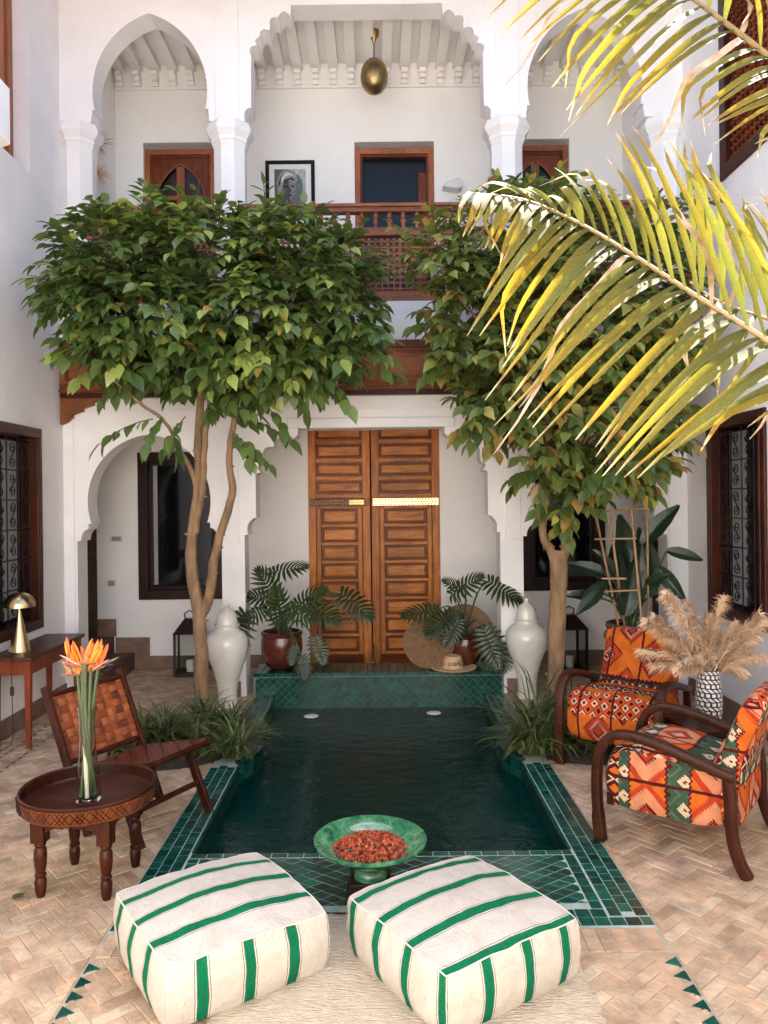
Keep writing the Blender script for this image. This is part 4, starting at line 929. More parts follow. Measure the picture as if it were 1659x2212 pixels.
# ================================================================== striped floor cushions and rug
b_ = MB(); nu, nv = 70, 80
def rugf(u_, v_):
    x = lerp(-.56, .70, u_) + .004 * sin(v_ * 23) * (abs(u_ - .5) > .49); y = lerp(1.55, 3.055, v_) + .01 * sin(u_ * 31) * (v_ > .99)
    e = min(u_, 1 - u_, v_, 1 - v_); z = .010 * min(1, e / .012) + .004 * noise.noise((x * 22, y * 14, 0)) + .003 * noise.noise((x * 60, y * 40, 3)) + .004
    return (x, y, max(.002, z))
b_.grid(rugf, nu, nv); o = b_.build('rug', 'rug', smooth=60); tag(o, 'cream woven wool rug under the two striped cushions', 'rug')
def pouf(k, c, ang, label, mt):
    t_ = thing('floor_cushion', label, 'cushion', (c[0], c[1], .012), ang, 'green striped floor cushions'); a = .292; h = .205
    b_ = MB(); n = 26
    def shp(x, y, z):           # x,y in -1..1, z 0..1
        bz = 1 - (2 * z - 1) ** 2; px, py = x * a, y * a
        px *= 1 - .035 * y * y * y * y; py *= 1 - .035 * x ** 4
        px += (1 if x > 0 else -1) * .024 * bz * (1 - .55 * y * y) * abs(x) ** 3; py += (1 if y > 0 else -1) * .024 * bz * (1 - .55 * x * x) * abs(y) ** 3
        pz = z * h + (z > .99) * (.034 * (1 - x * x) * (1 - y * y) - .012 * (x * x * y * y)) + .005 * noise.noise((x * 2.2 + k * 9, y * 2.2, z * 2)) * (z > .02)
        w_ = .014 * noise.noise((x * 3 + k * 5, y * 3, z * 4)) + .009 * noise.noise((x * 8 + k * 5, y * 8, z * 3)) * (1 - abs(2 * z - 1) * .5); pz += .004 * noise.noise((x * 5 + k, y * 5, 7.7)) * (z > .9); return (px * (1 + w_), py * (1 + w_), pz)
    st = lambda e: 2 * e - 1
    b_.grid(lambda u_, v_: shp(st(u_), st(v_), 1.0), n, n, lambda u_, v_: (st(v_) * a, st(u_) * a))
    for s_ in (-1, 1):
        b_.grid(lambda u_, v_: shp(s_, st(u_), v_), n, 12, lambda u_, v_: (st(u_) * a, v_ * h))
        b_.grid(lambda u_, v_: shp(st(u_), s_, v_), n, 12, lambda u_, v_: (st(u_) * a + .03, v_ * h))
    b_.grid(lambda u_, v_: shp(st(u_), st(v_), 0.0), n, n, lambda u_, v_: (.1, .1))
    b_.build('cover', mt, t_, smooth=50, weld=True)
    pb = MB(); loop = []
    for e in range(4):
        for q in range(n):
            s_ = st(q / n); loop.append([(s_, -1), (1, s_), (-s_, 1), (-1, -s_)][e])
    pb.tube([Vector(shp(x, y, .995)) for x, y in loop + loop[:1]], .0026, 6, cap=False); pb.build('piping', 'seam', t_, smooth=60)
pouf(0, POUFS[0][0], POUFS[0][1], 'cream floor cushion with green stripes beside the potpourri dish, towards the armchairs', 'canvas_a')
pouf(1, POUFS[1][0], POUFS[1][1], 'cream floor cushion with green stripes on the side of the round tray table', 'canvas_b')

# ================================================================== green dish with potpourri
q = Vector((-.045, 3.19, 0))
b_ = MB(); b_.box(-.10, .10, -.09, .09, .014, .035); b_.box(-.085, .085, -.075, .075, .036, .09)
st_ = thing('dish_stand', 'small dark square stand under the green dish on the pool edge', 'stand', (q.x, q.y, 0)); b_.build('block', 'iron_brown', st_, bevel=.004)
t_ = thing('green_dish', 'green glazed ceramic footed dish holding dried red potpourri', 'dish', (q.x, q.y, .091))
b_ = MB(); b_.lathe([(0, 0), (.07, 0), (.07, .02), (.055, .035), (.06, .05), (.12, .075), (.19, .115), (.226, .14), (.234, .147), (.234, .157), (.222, .158), (.18, .130), (.12, .10), (.05, .088), (0, .086)], 48); b_.build('bowl', 'green_glaze', t_, smooth=50)
pot = MB(); random.seed(3)
for k in range(760):
    r = .150 * sqrt(random.random()); a = rnd(0, 2 * pi); z = .112 + .028 * (1 - (r / .150) ** 2) + rnd(-.006, .012); s_ = rnd(.006, .0125)
    M_ = Matrix.Translation((r * cos(a), r * sin(a), z)) @ Matrix.Rotation(rnd(0, 3), 4, 'X') @ Matrix.Rotation(rnd(0, 3), 4, 'Y') @ Matrix.Diagonal((s_, s_ * rnd(.6, 1), s_ * rnd(.5, 1), 1))
    pot.add([M_ @ Vector(v_) for v_ in ((1, 0, 0), (-1, 0, 0), (0, 1, 0), (0, -1, 0), (0, 0, 1), (0, 0, -1))], [(0, 2, 4), (2, 1, 4), (1, 3, 4), (3, 0, 4), (2, 0, 5), (1, 2, 5), (3, 1, 5), (0, 3, 5)], tone=random.random())
o = pot.build('potpourri', 'berry'); o.location = (q.x, q.y, .091); o['kind'] = 'stuff'; o['label'] = 'heap of dried red and orange potpourri in the green dish'; o['category'] = 'potpourri'

# ================================================================== tray table, glass vase, flowers
t_ = thing('tray_table', 'round dark wood tray table with carved rim and turned legs', 'table', (-1.275, 3.36, 0), radians(-6))
b_ = MB(); b_.lathe([(0, .362), (.27, .362), (.285, .355), (.297, .375), (.303, .432), (.297, .438), (.288, .432), (.282, .385), (.27, .376), (0, .376)], 64); tray = b_.build('tray', 'tray_wood', t_, smooth=40)
c_ = MB(); c_.lathe([(.2885, .360), (.2995, .376), (.3048, .424)], 64); c_.f = c_.f[:-2]; c_.uv = c_.uv[:-2]; c_.build('rim', 'carved_wood', tray, smooth=40)
c_ = MB(); n_ = 46
for k in range(n_):
    for d_ in (0, 1):
        a0, a1 = 2 * pi * (k + d_) / n_, 2 * pi * (k + 1 - d_) / n_
        for off in (0, .5):
            if k % 2 == 0 or off == 0:
                b0, b1 = a0 + off * 2 * pi / n_, a1 + off * 2 * pi / n_; c_.tube([(.3015 * cos(b0), .3015 * sin(b0), .372), (.306 * cos(b1), .306 * sin(b1), .42)], .0016, 4)
e = c_.build('carving', 'dark_frame', tray); e['kind'] = 'stuff'
L_ = .152; lp = [(.024, .24), (.026, .225), (.020, .215), (.027, .205), (.029, .17), (.024, .12), (.019, .105), (.025, .098), (.025, .09), (.02, .084), (.026, .07), (.024, .03), (.018, 0)][::-1]
for sx in (-1, 1):
    for sy in (-1, 1):
        b_ = MB(); b_.lathe(lp, 16, c=(sx * L_, sy * L_, 0)); b_.box(sx * L_ - .03, sx * L_ + .03, sy * L_ - .03, sy * L_ + .03, .238, .362); b_.build('leg', 'chair_wood', t_, smooth=35)
for ax in (0, 1):
    for s_ in (-1, 1):
        pts_ = [(-.125, .36), (.125, .36), (.125, .275)] + [(.125 - .25 * k / 24, .275 + .028 * sin(pi * k / 24) + .010 * abs(sin(3 * pi * k / 24))) for k in range(1, 24)] + [(-.125, .275)]
        b_ = MB()
        b_.prism(pts_, [], 'XZ' if ax == 0 else 'YZ', s_ * .16 - .01, s_ * .16 + .01); b_.build('apron', 'chair_wood', t_, bevel=.003)
t_.scale = (.95, .95, .97)
vp = Vector((-1.268, 3.33, .3655))
t_ = thing('glass_vase', 'tall clear glass vase waisted at the middle on the tray table', 'vase', vp)
pf = [(.0, .0), (.052, 0), (.055, .006), (.052, .05), (.044, .12), (.036, .22), (.033, .30), (.036, .37), (.041, .405)]
b_ = MB(); b_.lathe(pf + [(r - .0035, z) for r, z in pf[:2:-1]] + [(.048, .016), (0, .014)], 40); b_.build('glass', 'clear_glass', t_, smooth=50)
t_ = thing('strelitzia_flowers', 'bunch of orange bird of paradise flowers standing in the glass vase', 'flowers', vp)
random.seed(11); heads = []
def spike(P, L, d, nrm, wd, mt, nm, par):
    m_ = MB(); n = 7
    for k in range(n + 1):
        u_ = k / n; ww = wd * (sin(pi * (u_ * .82 + .10)) ** .8) * (1 if k < n else 0.05); m_.add([(-ww, u_, -.35 * ww), (0, u_, .35 * ww), (ww, u_, -.35 * ww), (0, u_, -.9 * ww)], [])
        if k:
            for j in range(4): a = (k - 1) * 4; m_.face((a + j, a + (j + 1) % 4, a + 4 + (j + 1) % 4, a + 4 + j))
    return inst(nm, m_.mesh(nm, mt, smooth=60), orient(P, d, nrm, (L, L, L)), par)
for k in range(9):
    a = 2 * pi * k / 9 + rnd(-.2, .2); r0, r1 = rnd(.008, .034), rnd(.012, .042); zt = rnd(.54, .63)
    p0 = Vector((r0 * cos(a + 2), r0 * sin(a + 2), .02)); pm = Vector((.018 * cos(a), .018 * sin(a), .33)); p1 = Vector((r1 * cos(a) * 1.3, r1 * sin(a), zt))
    b_ = MB(); b_.tube(curve([p0, pm, p1], 6), [.0085] * 13, 7); b_.build('stem', 'flower_stem' if k != 4 else 'pale_cut', t_, smooth=50); heads.append((p1, a))
for k, (p1, a) in enumerate(heads):
    side = -1 if cos(a) < 0 else 1; hd = Vector((side * .95, rnd(-.5, .3), rnd(.05, .35)))
    spike(p1 - hd * .03, rnd(.09, .13), hd, (0, 0, 1), .10, 'bract', 'bract', t_)
    for j in range(5):
        d_ = Vector((side * rnd(-.55, .75), rnd(-.4, .4), 1)); spike(p1 + hd * rnd(-.02, .05), rnd(.06, .115), d_, (rnd(-1, 1), -1, .2), rnd(.055, .10), 'petal', 'petal', t_)
    if k % 2 == 0: spike(p1, rnd(.06, .085), Vector((side * .8, -.3, .45)), (0, 0, 1), .08, 'pink_petal', 'petal', t_)
    if k % 3 == 0: spike(p1, .08, Vector((side * .9, -.2, .1)), (0, 0, 1), .08, 'blue_petal', 'petal', t_)

# ================================================================== woven leather chair
t_ = thing('woven_chair', 'low wooden lounge chair with woven brown leather seat and back', 'chair', (-1.023, 3.86, 0), radians(61.4)); W_ = .247
for s_ in (-1, 1):
    b_ = MB(); b_.bar((s_ * W_, .352, .0), (s_ * W_, .668, .705), .026, .046, up=(0, 1, 0)); b_.build('back_post', 'chair_wood', t_, bevel=.004)
    b_ = MB(); b_.bar((s_ * W_ - s_ * .004, -.0, .004), (s_ * W_ - s_ * .004, .17, .36), .026, .048, up=(0, 1, 0)); b_.build('front_leg', 'chair_wood', t_, bevel=.004)
    b_ = MB(); b_.bar((s_ * (W_ - .03), -.015, .385), (s_ * (W_ - .03), .50, .272), .026, .045); b_.build('seat_rail', 'chair_wood', t_, bevel=.004)
for (y, z, nm) in ((.072, .155, 'stretcher'), (-.012, .385, 'front_rail'), (.49, .274, 'rear_rail'), (.503, .335, 'back_rail'), (.648, .66, 'top_rail')):
    b_ = MB(); b_.tube([(-W_, y, z), (W_, y, z)], .015, 10); b_.build(nm, 'chair_wood', t_, smooth=40)
def weave(p0, dv, width, off, nh, nvv, mt):
    """dv: vector from bottom to top of the panel; nh horizontal straps, nvv vertical"""
    p0 = Vector(p0); dv = Vector(dv); n_ = Vector((1, 0, 0)).cross(dv).normalized(); L = dv.length; sh = L / nh; sv = width / nvv
    for k in range(nh):
        c = (k + .5) / nh; b_ = MB(); path = []
        m = nvv * 4
        for j in range(m + 1):
            u_ = j / m; ph = .0055 * cos(pi * (u_ * nvv - .5)) * (1 if k % 2 else -1) * -1
            path.append((Vector((-width / 2 + u_ * width, 0, 0)) + p0 + dv * c, ph))
        hw = dv.normalized() * sh * .47
        vv = []
        for q_, ph in path: vv += [q_ - hw + n_ * (ph - .001), q_ + n_ * (ph + .0015), q_ + hw + n_ * (ph - .001)]
        b_.add(vv, [(3 * j + i, 3 * j + 3 + i, 3 * j + 4 + i, 3 * j + 1 + i) for j in range(m) for i in (0, 1)]); b_.build('strap', mt, t_, smooth=60)
    for k in range(nvv):
        c = -width / 2 + (k + .5) * sv; b_ = MB(); m = nh * 4; vv = []
        for j in range(m + 1):
            u_ = j / m; ph = .0055 * cos(pi * (u_ * nh - .5)) * (1 if k % 2 else -1)
            q_ = p0 + dv * u_ + Vector((c, 0, 0)); hw = Vector((sv * .47, 0, 0)); vv += [q_ - hw + n_ * (ph - .001), q_ + n_ * (ph + .0015), q_ + hw + n_ * (ph - .001)]
        b_.add(vv, [(3 * j + i, 3 * j + 3 + i, 3 * j + 4 + i, 3 * j + 1 + i) for j in range(m) for i in (0, 1)]); b_.build('strap', mt, t_, smooth=60)
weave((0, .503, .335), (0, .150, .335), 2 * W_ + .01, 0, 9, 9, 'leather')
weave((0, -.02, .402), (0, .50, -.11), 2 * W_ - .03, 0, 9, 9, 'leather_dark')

# ================================================================== console and brass lamp
t_ = thing('console_table', 'narrow reddish wood console table against the white wall', 'table', (-2.47, 5.6, 0), world=True)
b_ = MB(); b_.box(-2.634, -2.325, 5.13, 6.08, .595, .622); b_.build('top', 'console_top', t_, bevel=.004)
for (x0, x1, y0, y1) in ((-2.61, -2.345, 5.155, 5.175), (-2.61, -2.345, 6.035, 6.055), (-2.612, -2.592, 5.176, 6.034), (-2.363, -2.343, 5.176, 6.034)):
    b_ = MB(); b_.box(x0, x1, y0, y1, .50, .594); b_.build('apron', 'console_wood', t_, bevel=.003)
for x in (-2.585, -2.37):
    for y in (5.19, 6.02):
        b_ = MB(); b_.lathe([(.021, 0), (.030, .51)], 4, mtx=Matrix.Translation((x, y, 0)) @ Matrix.Rotation(pi / 4, 4, 'Z')); b_.build('leg', 'console_wood', t_, bevel=.003)
lp_ = Vector((-2.505, 5.36, .622))
t_ = thing('mushroom_lamp', 'brass table lamp with domed shade on the console table', 'lamp', lp_)
b_ = MB(); b_.lathe([(0, .0), (.074, 0), (.074, .008), (.05, .10), (.026, .21), (.014, .265), (.010, .285)], 32); b_.build('base', 'brass', t_, smooth=40)
b_ = MB(); b_.tube([(0, 0, .28), (0, 0, .34)], .008, 8); b_.build('stem', 'brass', t_, smooth=40)
b_ = MB(); pr = [(.107 * cos(a), .315 + .10 * sin(a)) for a in [k / 12 * pi / 2 for k in range(12)]] + [(0, .415)]; b_.lathe(pr + [(r * .96, z - .004) for r, z in pr[::-1]], 36); b_.build('shade', 'brass', t_, smooth=60)
b_ = MB(); b_.tube(curve([(.03, -.06, .005), (.05, -.235, .004), (.055, -.24, -.10), (.055, -.235, -.33), (.05, -.23, -.55), (-.03, -.26, -.615), (-.12, -.30, -.618)], 6), .0032, 6); b_.build('cord', 'cord', t_, smooth=50)
b_ = MB(); b_.box(.045, .066, -.248, -.226, -.25, -.19); b_.build('switch', 'cord', t_, bevel=.004)

# ================================================================== patterned armchairs and side table
def armchair(loc, rz, label, mt):
    t_ = thing('patterned_armchair', label, 'armchair', loc, rz, 'kilim armchairs by the pool'); hw = .275
    def loft(path, x0, x1, th, nm, m_):
        b_ = MB(); n = len(path); vv = []
        for i in range(n):
            d_ = (Vector(path[min(n - 1, i + 1)]) - Vector(path[max(0, i - 1)])); d_ = Vector((d_[0], d_[1])).normalized(); nr = Vector((-d_.y, d_.x)); tt = th[i] if hasattr(th, '__len__') else th
            for x, s_ in ((x0, 1), (x1, 1), (x1, -1), (x0, -1)): vv.append((x, path[i][0] + nr.x * tt / 2 * s_, path[i][1] + nr.y * tt / 2 * s_))
        b_.add(vv, [(4 * i + j, 4 * i + (j + 1) % 4, 4 * i + 4 + (j + 1) % 4, 4 * i + 4 + j) for i in range(n - 1) for j in range(4)] + [(0, 1, 2, 3), (4 * n - 4, 4 * n - 3, 4 * n - 2, 4 * n - 1)])
        b_.build(nm, m_, t_, bevel=.007, smooth=45)
    fr = [(v_.x, v_.y) for v_ in curve([(.0, .0, 0), (-.012, .12, 0), (-.018, .28, 0), (-.004, .42, 0), (.05, .505, 0), (.14, .53, 0), (.28, .512, 0), (.44, .468, 0), (.60, .425, 0)], 5)]
    rr_ = [(v_.x, v_.y) for v_ in curve([(.575, .435, 0), (.585, .30, 0), (.592, .16, 0), (.62, .06, 0), (.655, 0, 0)], 5)]
    for s_ in (-1, 1):
        a, c_ = sorted((s_ * hw, s_ * (hw + .055))); loft(fr, a, c_, [.052] * 6 + [.042] * (len(fr) - 6), 'arm', 'arm_wood')
        a, c_ = sorted((s_ * (hw + .006), s_ * (hw + .049))); loft(rr_, a, c_, .05, 'rear_leg', 'chair_wood')
    for (y, z) in ((.03, .20), (.56, .22)): b_ = MB(); b_.box(-hw, hw, y - .012, y + .02, z - .03, z + .03); b_.build('cross_rail', 'chair_wood', t_, bevel=.003)
    def cushion(prof, half, nm, uo, bul=.012):
        L = [0]
        for i in range(1, len(prof)): L.append(L[-1] + sqrt((prof[i][0] - prof[i - 1][0]) ** 2 + (prof[i][1] - prof[i - 1][1]) ** 2))
        b_ = MB(); n = 12; m = len(prof) - 1; cy = sum(p_[0] for p_ in prof) / len(prof); cz = sum(p_[1] for p_ in prof) / len(prof)
        def fn(u_, v_):
            i = min(m, int(round(u_ * m))); x = (2 * v_ - 1) * half; k_ = bul * (1 - (2 * v_ - 1) ** 4) * 1.6 - .012 * (abs(2 * v_ - 1) > .99)
            dy, dz = prof[i][0] - cy, prof[i][1] - cz; l = sqrt(dy * dy + dz * dz) or 1
            w_ = .005 * noise.noise((x * 9, prof[i][0] * 9, prof[i][1] * 9 + uo)); return (x, prof[i][0] + dy / l * (k_ + w_), prof[i][1] + dz / l * (k_ + w_))
        b_.grid(fn, m, n, lambda u_, v_: (L[min(m, int(round(u_ * m)))] + uo, (2 * v_ - 1) * half))
        for s_ in (-1, 1):                      # side faces as fans of quads towards the centre line
            def fs(u_, v_):
                i = min(m, int(round(u_ * m))); e = fn(u_, 0 if s_ < 0 else 1); q_ = lerp(1.0, .0, v_); x = s_ * (half + .016 * (1 - q_ ** 3)); return (x, cy + (e[1] - cy) * q_, cz + (e[2] - cz) * q_)
            b_.grid(fs, m, 5, lambda u_, v_: (fs(u_, v_)[1] * 1.0 + uo + .31, fs(u_, v_)[2] * 1.0 + .12))
        b_.build(nm, mt, t_, smooth=50, weld=True)
    def closed(pts_, n=4): q_ = [Vector((a, c_, 0)) for a, c_ in pts_]; return [(v_.x, v_.y) for v_ in curve(q_ + [q_[0]], n)]
    cushion(closed([(.06, .165), (.012, .20), (.008, .34), (.05, .425), (.14, .455), (.34, .44), (.53, .40), (.56, .36), (.56, .22), (.50, .17), (.28, .155)]), hw - .012, 'seat', .0, .010)
    cushion(closed([(.46, .34), (.50, .46), (.565, .61), (.615, .725), (.655, .758), (.70, .735), (.695, .685), (.64, .53), (.60, .36), (.60, .20), (.56, .19), (.50, .24)]), hw - .045, 'backrest', .37, .008)
    return t_
armchair((1.243, 3.938, 0), atan2(-.793, -.61), 'armchair in orange, green and maroon kilim with bare wood arms at the pool corner', 'kilim_front')
armchair((1.365, 4.60, 0), atan2(-.60, .80), 'armchair in orange diamond kilim standing beside the slender bare trunk', 'kilim_back')
sv_ = Vector((1.90, 4.42, 0))
t_ = thing('side_table', 'dark wooden box side table between the two patterned armchairs', 'table', sv_, radians(8))
b_ = MB(); b_.box(-.21, .21, -.19, .19, .335, .36); b_.build('top', 'tray_wood', t_, bevel=.004)
b_ = MB(); b_.box(-.19, .19, -.17, .17, .08, .334); b_.build('body', 'tray_wood', t_, bevel=.003)
for k in range(2): b_ = MB(); b_.box(-.20, -.191, -.15, .15, .095 + k * .12, .205 + k * .12); b_.build('drawer', 'chair_wood', t_, bevel=.003)
for sx in (-1, 1):
    for sy in (-1, 1): b_ = MB(); b_.box(sx * .165 - .018, sx * .165 + .018, sy * .145 - .018, sy * .145 + .018, 0, .08); b_.build('leg', 'tray_wood', t_)
vz = Vector((1.885, 4.40, .36))
t_ = thing('patterned_vase', 'black and white block patterned ceramic vase on the side table', 'vase', vz)
pf = [(.055, 0), (.064, .01), (.071, .06), (.073, .13), (.066, .21), (.058, .27), (.060, .30), (.055, .30), (.05, .26), (.05, .1)]
b_ = MB(); b_.grid(lambda u_, v_: (lerp(pf[int(v_ * 9 + .01)][0], 0, 0) * cos(2 * pi * u_), pf[int(v_ * 9 + .01)][0] * sin(2 * pi * u_), pf[int(v_ * 9 + .01)][1]), 36, 9, lambda u_, v_: (u_, pf[int(v_ * 9 + .01)][1] / .30)); b_.build('body', 'vase_pattern', t_, smooth=50)
# pampas plumes
t_ = thing('pampas_grass', 'bunch of dried beige pampas plumes in the patterned vase', 'dried grass', vz); random.seed(21)
tips = [(1440, 1285), (1415, 1335), (1398, 1345), (1385, 1410), (1410, 1440), (1450, 1390), (1490, 1330), (1500, 1400), (1562, 1295), (1590, 1350), (1612, 1370), (1650, 1345), (1642, 1420), (1600, 1450), (1540, 1360), (1520, 1420), (1575, 1420), (1630, 1380), (1468, 1440), (1640, 1330), (1480, 1300), (1530, 1330)]
for k, (px, py) in enumerate(tips):
    tip = at(px, py, vz.y + rnd(-.22, .2)) - vz; b0 = Vector((rnd(-.03, .03), rnd(-.03, .03), .22)); mid = (b0 + tip) / 2 + Vector((0, 0, .05)); path = curve([b0, mid, tip], 10); n = len(path)
    b_ = MB(); b_.tube(path, [.0035 * (1 - i / n) + .001 for i in range(n)], 5); pl = b_.build('plume', 'plume', t_, smooth=50)
    h = MB(); down = Vector((0, 0, -1))
    for j in range(330):
        u_ = .30 + .70 * random.random() ** .8; i = min(n - 2, int(u_ * (n - 1))); base = path[i].lerp(path[i + 1], u_ * (n - 1) - i); ax = (path[i + 1] - path[i]).normalized()
        side = Vector((rnd(-1, 1), rnd(-1, 1), rnd(-1, 1))); side = (side - ax * side.dot(ax)).normalized(); Lh = rnd(.035, .085) * (1.25 - .75 * abs(u_ - .55) * 1.4)
        d1 = (ax * .75 + side * .75).normalized(); q1 = base + d1 * Lh * .55; q2 = q1 + (d1 * .6 + ax * .1 + down * .6).normalized() * Lh * .6
        wv = side.cross(ax).normalized() * rnd(.0022, .0045); tn = random.random()
        h.add([base - wv * .4, base + wv * .4, q1 - wv, q1 + wv, q2], [(0, 1, 3, 2), (2, 3, 4)], tone=tn)
    e = h.build('plume_hair', 'plume', pl, recalc=False); e['kind'] = 'stuff'

# ================================================================== pots and leafy plants
def philo_mesh(nm, mt):
    b_ = MB(); b_.tube([(0, 0, 0), (0, .5, .02), (0, 1.0, -.10)], [.012, .009, .003], 4); n = 11
    for s_ in (-1, 1):
        for k in range(n):
            u_ = k / (n - 1); y0 = .04 + .90 * u_; L = (.50 * sin(pi * (.22 + .72 * u_)) + .06); ang = lerp(-.55, 1.15, u_); d_ = Vector((s_ * cos(ang), sin(ang), 0)); pr = Vector((-d_.y * s_, d_.x * s_, 0)); wd = .040
            vv = []; m = 5
            for j in range(m + 1):
                t2 = j / m; c_ = Vector((0, y0, .02 - .10 * u_ * u_)) + d_ * L * t2 + Vector((0, .05 * t2 * t2, .05 * sin(t2 * 2) - .26 * L * t2 * t2)); ww = wd * (.75 + .5 * sin(pi * t2 * .8)) * (1 - t2 ** 4 * .95)
                vv += [c_ - pr * ww, c_ + Vector((0, 0, -.012)), c_ + pr * ww]
            b_.add(vv, [(3 * j + i, 3 * j + 3 + i, 3 * j + 4 + i, 3 * j + 1 + i) for j in range(m) for i in (0, 1)])
    return b_.mesh(nm, mt, smooth=60, recalc=False)
PHI = philo_mesh('leaf', 'philo_leaf')
def philodendron(loc, rim, label, leaves, group):
    t_ = thing('philodendron', label, 'plant', (loc[0], loc[1], rim), group=group, world=True); root = Vector((loc[0], loc[1], rim))
    for (px, py, Y, ang, s_, tilt) in leaves:
        tipb = at(px, py, Y); a = radians(ang); d_ = Vector((cos(a), -.25, sin(a))).normalized(); c0 = tipb - d_ * s_ * .5     # leaf base
        md = (root + c0) / 2 + Vector((0, -.02, .10 + .12 * abs(c0.x - root.x))); b_ = MB(); b_.tube(curve([root + Vector((rnd(-.04, .04), rnd(-.04, .04), -.02)), md, c0], 7), [.009] * 8 + [.006] * 7, 6); lf = b_.build('leaf_stalk', 'stalk', t_, smooth=50)
        nrm = Vector((rnd(-.3, .3), -.75, .65 + tilt)); inst('leaf', PHI, orient(c0, d_, nrm, (s_ * .78, s_ * .9, s_ * .9)), lf)
def potmesh(name, label, loc, prof, mt, cat='pot', group=None, handles=False):
    t_ = thing(name, label, cat, loc, group=group); b_ = MB(); b_.lathe(prof + [(r - .014, z) for r, z in prof[:1:-1]] + [(prof[0][0] * .8, .03), (0, .03)], 36); b_.build('body', mt, t_, smooth=40)
    b_ = MB(); zt = prof[-1][1] - .035; b_.lathe([(0, zt), (prof[-1][0] - .008, zt)], 24); b_.build('soil', 'soil', t_)
    return t_
pp_ = at(609, 1440, 6.66); pprof = [(.0, 0), (.09, 0), (.13, .03), (.168, .10), (.180, .18), (.176, .25), (.168, .285), (.178, .295), (.180, .318), (.172, .325)]
potmesh('plant_pot', 'glossy dark red brown pot on the green tiled ledge, beside the urn and split leaves', (pp_.x, 6.66, .20), pprof, 'oxblood', group='dark red pots on the ledge')
random.seed(5)
philodendron((pp_.x, 6.66), .50, 'split leaf philodendron in the dark red pot beside the tall doors, leaves reaching the urn', [
    (625, 1228, 6.55, 12, .36, .5), (578, 1262, 6.5, 118, .36, .0), (600, 1305, 6.45, 95, .34, .0), (560, 1290, 6.6, 165, .30, .2), (672, 1290, 6.5, 30, .34, .1), (700, 1325, 6.45, -25, .34, .2), (655, 1330, 6.4, -10, .30, .2), (772, 1310, 6.35, -35, .36, .4), (512, 1372, 6.3, -110, .38, .0),
    (690, 1408, 6.4, -70, .24, .0), (655, 1445, 6.38, -80, .20, .0), (632, 1418, 6.42, -100, .16, .0), (545, 1330, 6.45, 200, .26, .2)], 'split leaf plants on the ledge')
pp_ = at(1005, 1425, 6.72); potmesh('plant_pot', 'dark red pot behind the straw hat on the green tiled ledge', (pp_.x, 6.72, .20), [(r * .8, z * .85) for r, z in pprof], 'oxblood', group='dark red pots on the ledge')
philodendron((pp_.x, 6.72), .45, 'split leaf philodendron in front of the round woven trays, beside the straw hat', [
    (1010, 1262, 6.6, 35, .34, .3), (1092, 1278, 6.45, -30, .34, .4),  (980, 1262, 6.6, 155, .24, .3), (905, 1322, 6.5, 185, .34, .5), (945, 1350, 6.4, 215, .30, .2), (975, 1370, 6.42, 240, .26, .1), (1062, 1405, 6.4, -70, .36, .0), (1085, 1425, 6.45, -95, .24, .0)], 'split leaf plants on the ledge')
# round woven trays leaning, straw hat
for k, (px, py, Y, r, lab) in enumerate(((926, 1385, 6.62, .222, 'smaller round woven tray leaning by the straw hat, in front of the other'), (1003, 1368, 6.79, .262, 'larger round woven tray standing behind the dark red pot and split leaves'))):
    c_ = at(px, py, Y); z0 = .2; b_ = MB(); M_ = Matrix.Translation((c_.x, Y, z0 + r * .985)) @ Matrix.Rotation(radians(-9), 4, 'X') @ Matrix.Rotation(pi / 2, 4, 'X')
    prf = [(0, .004)]
    for j in range(1, 15): prf += [(r * (j - .5) / 14, .008), (r * j / 14, .004)]
    b_.lathe(prf + [(r * 1.0, -.006), (0, -.006)], 48, mtx=M_); tag(b_.build('woven_tray', 'woven', smooth=50), lab, 'tray', 'round woven trays on the ledge')
hp = fl(979, 1447, .2)
t_ = thing('straw_hat', 'natural straw hat with dark lettering lying on the green tiled ledge', 'hat', (hp.x, hp.y + .02, .2))
b_ = MB(); b_.lathe([(.20, .022), (.19, .012), (.15, .008), (.10, .012), (.088, .02)][::-1] + [(.20, .026), (.15, .013), (.09, .018)], 40); b_.build('brim', 'straw', t_, smooth=60)
b_ = MB(); b_.lathe([(.09, .012), (.085, .05), (.074, .10), (.066, .118), (.05, .122), (.03, .108), (0, .10)], 36); b_.build('crown', 'straw', t_, smooth=50)
b_ = MB(); b_.lathe([(.0912, .016), (.0905, .03)], 36); b_.f = b_.f[:-2]; b_.uv = b_.uv[:-2]; b_.build('band', 'straw', t_, smooth=50)
cu = bpy.data.curves.new('hat_text', 'FONT'); cu.body = 'edaKa'; cu.size = .052; cu.shear = .35; cu.align_x = 'CENTER'; cu.extrude = .0; cu.offset = .0003
tmp = bpy.data.objects.new('tmp', cu); COL.objects.link(tmp); dg = bpy.context.evaluated_depsgraph_get(); me = bpy.data.meshes.new_from_object(tmp.evaluated_get(dg)); bpy.data.objects.remove(tmp)
bm = bmesh.new(); bm.from_mesh(me); bmesh.ops.subdivide_edges(bm, edges=bm.edges, cuts=1)
for v_ in bm.verts:
    z = .048 + v_.co.y; r = lerp(.0855, .0745, min(1, max(0, (z - .05) / .05))) + .0018; a = -pi / 2 + v_.co.x / .08 + .12; v_.co = Vector((r * cos(a), r * sin(a), z))
bm.to_mesh(me); bm.free(); me.materials.clear(); me.materials.append(MATS['cord']); o = bpy.data.objects.new('lettering', me); link(o, t_)
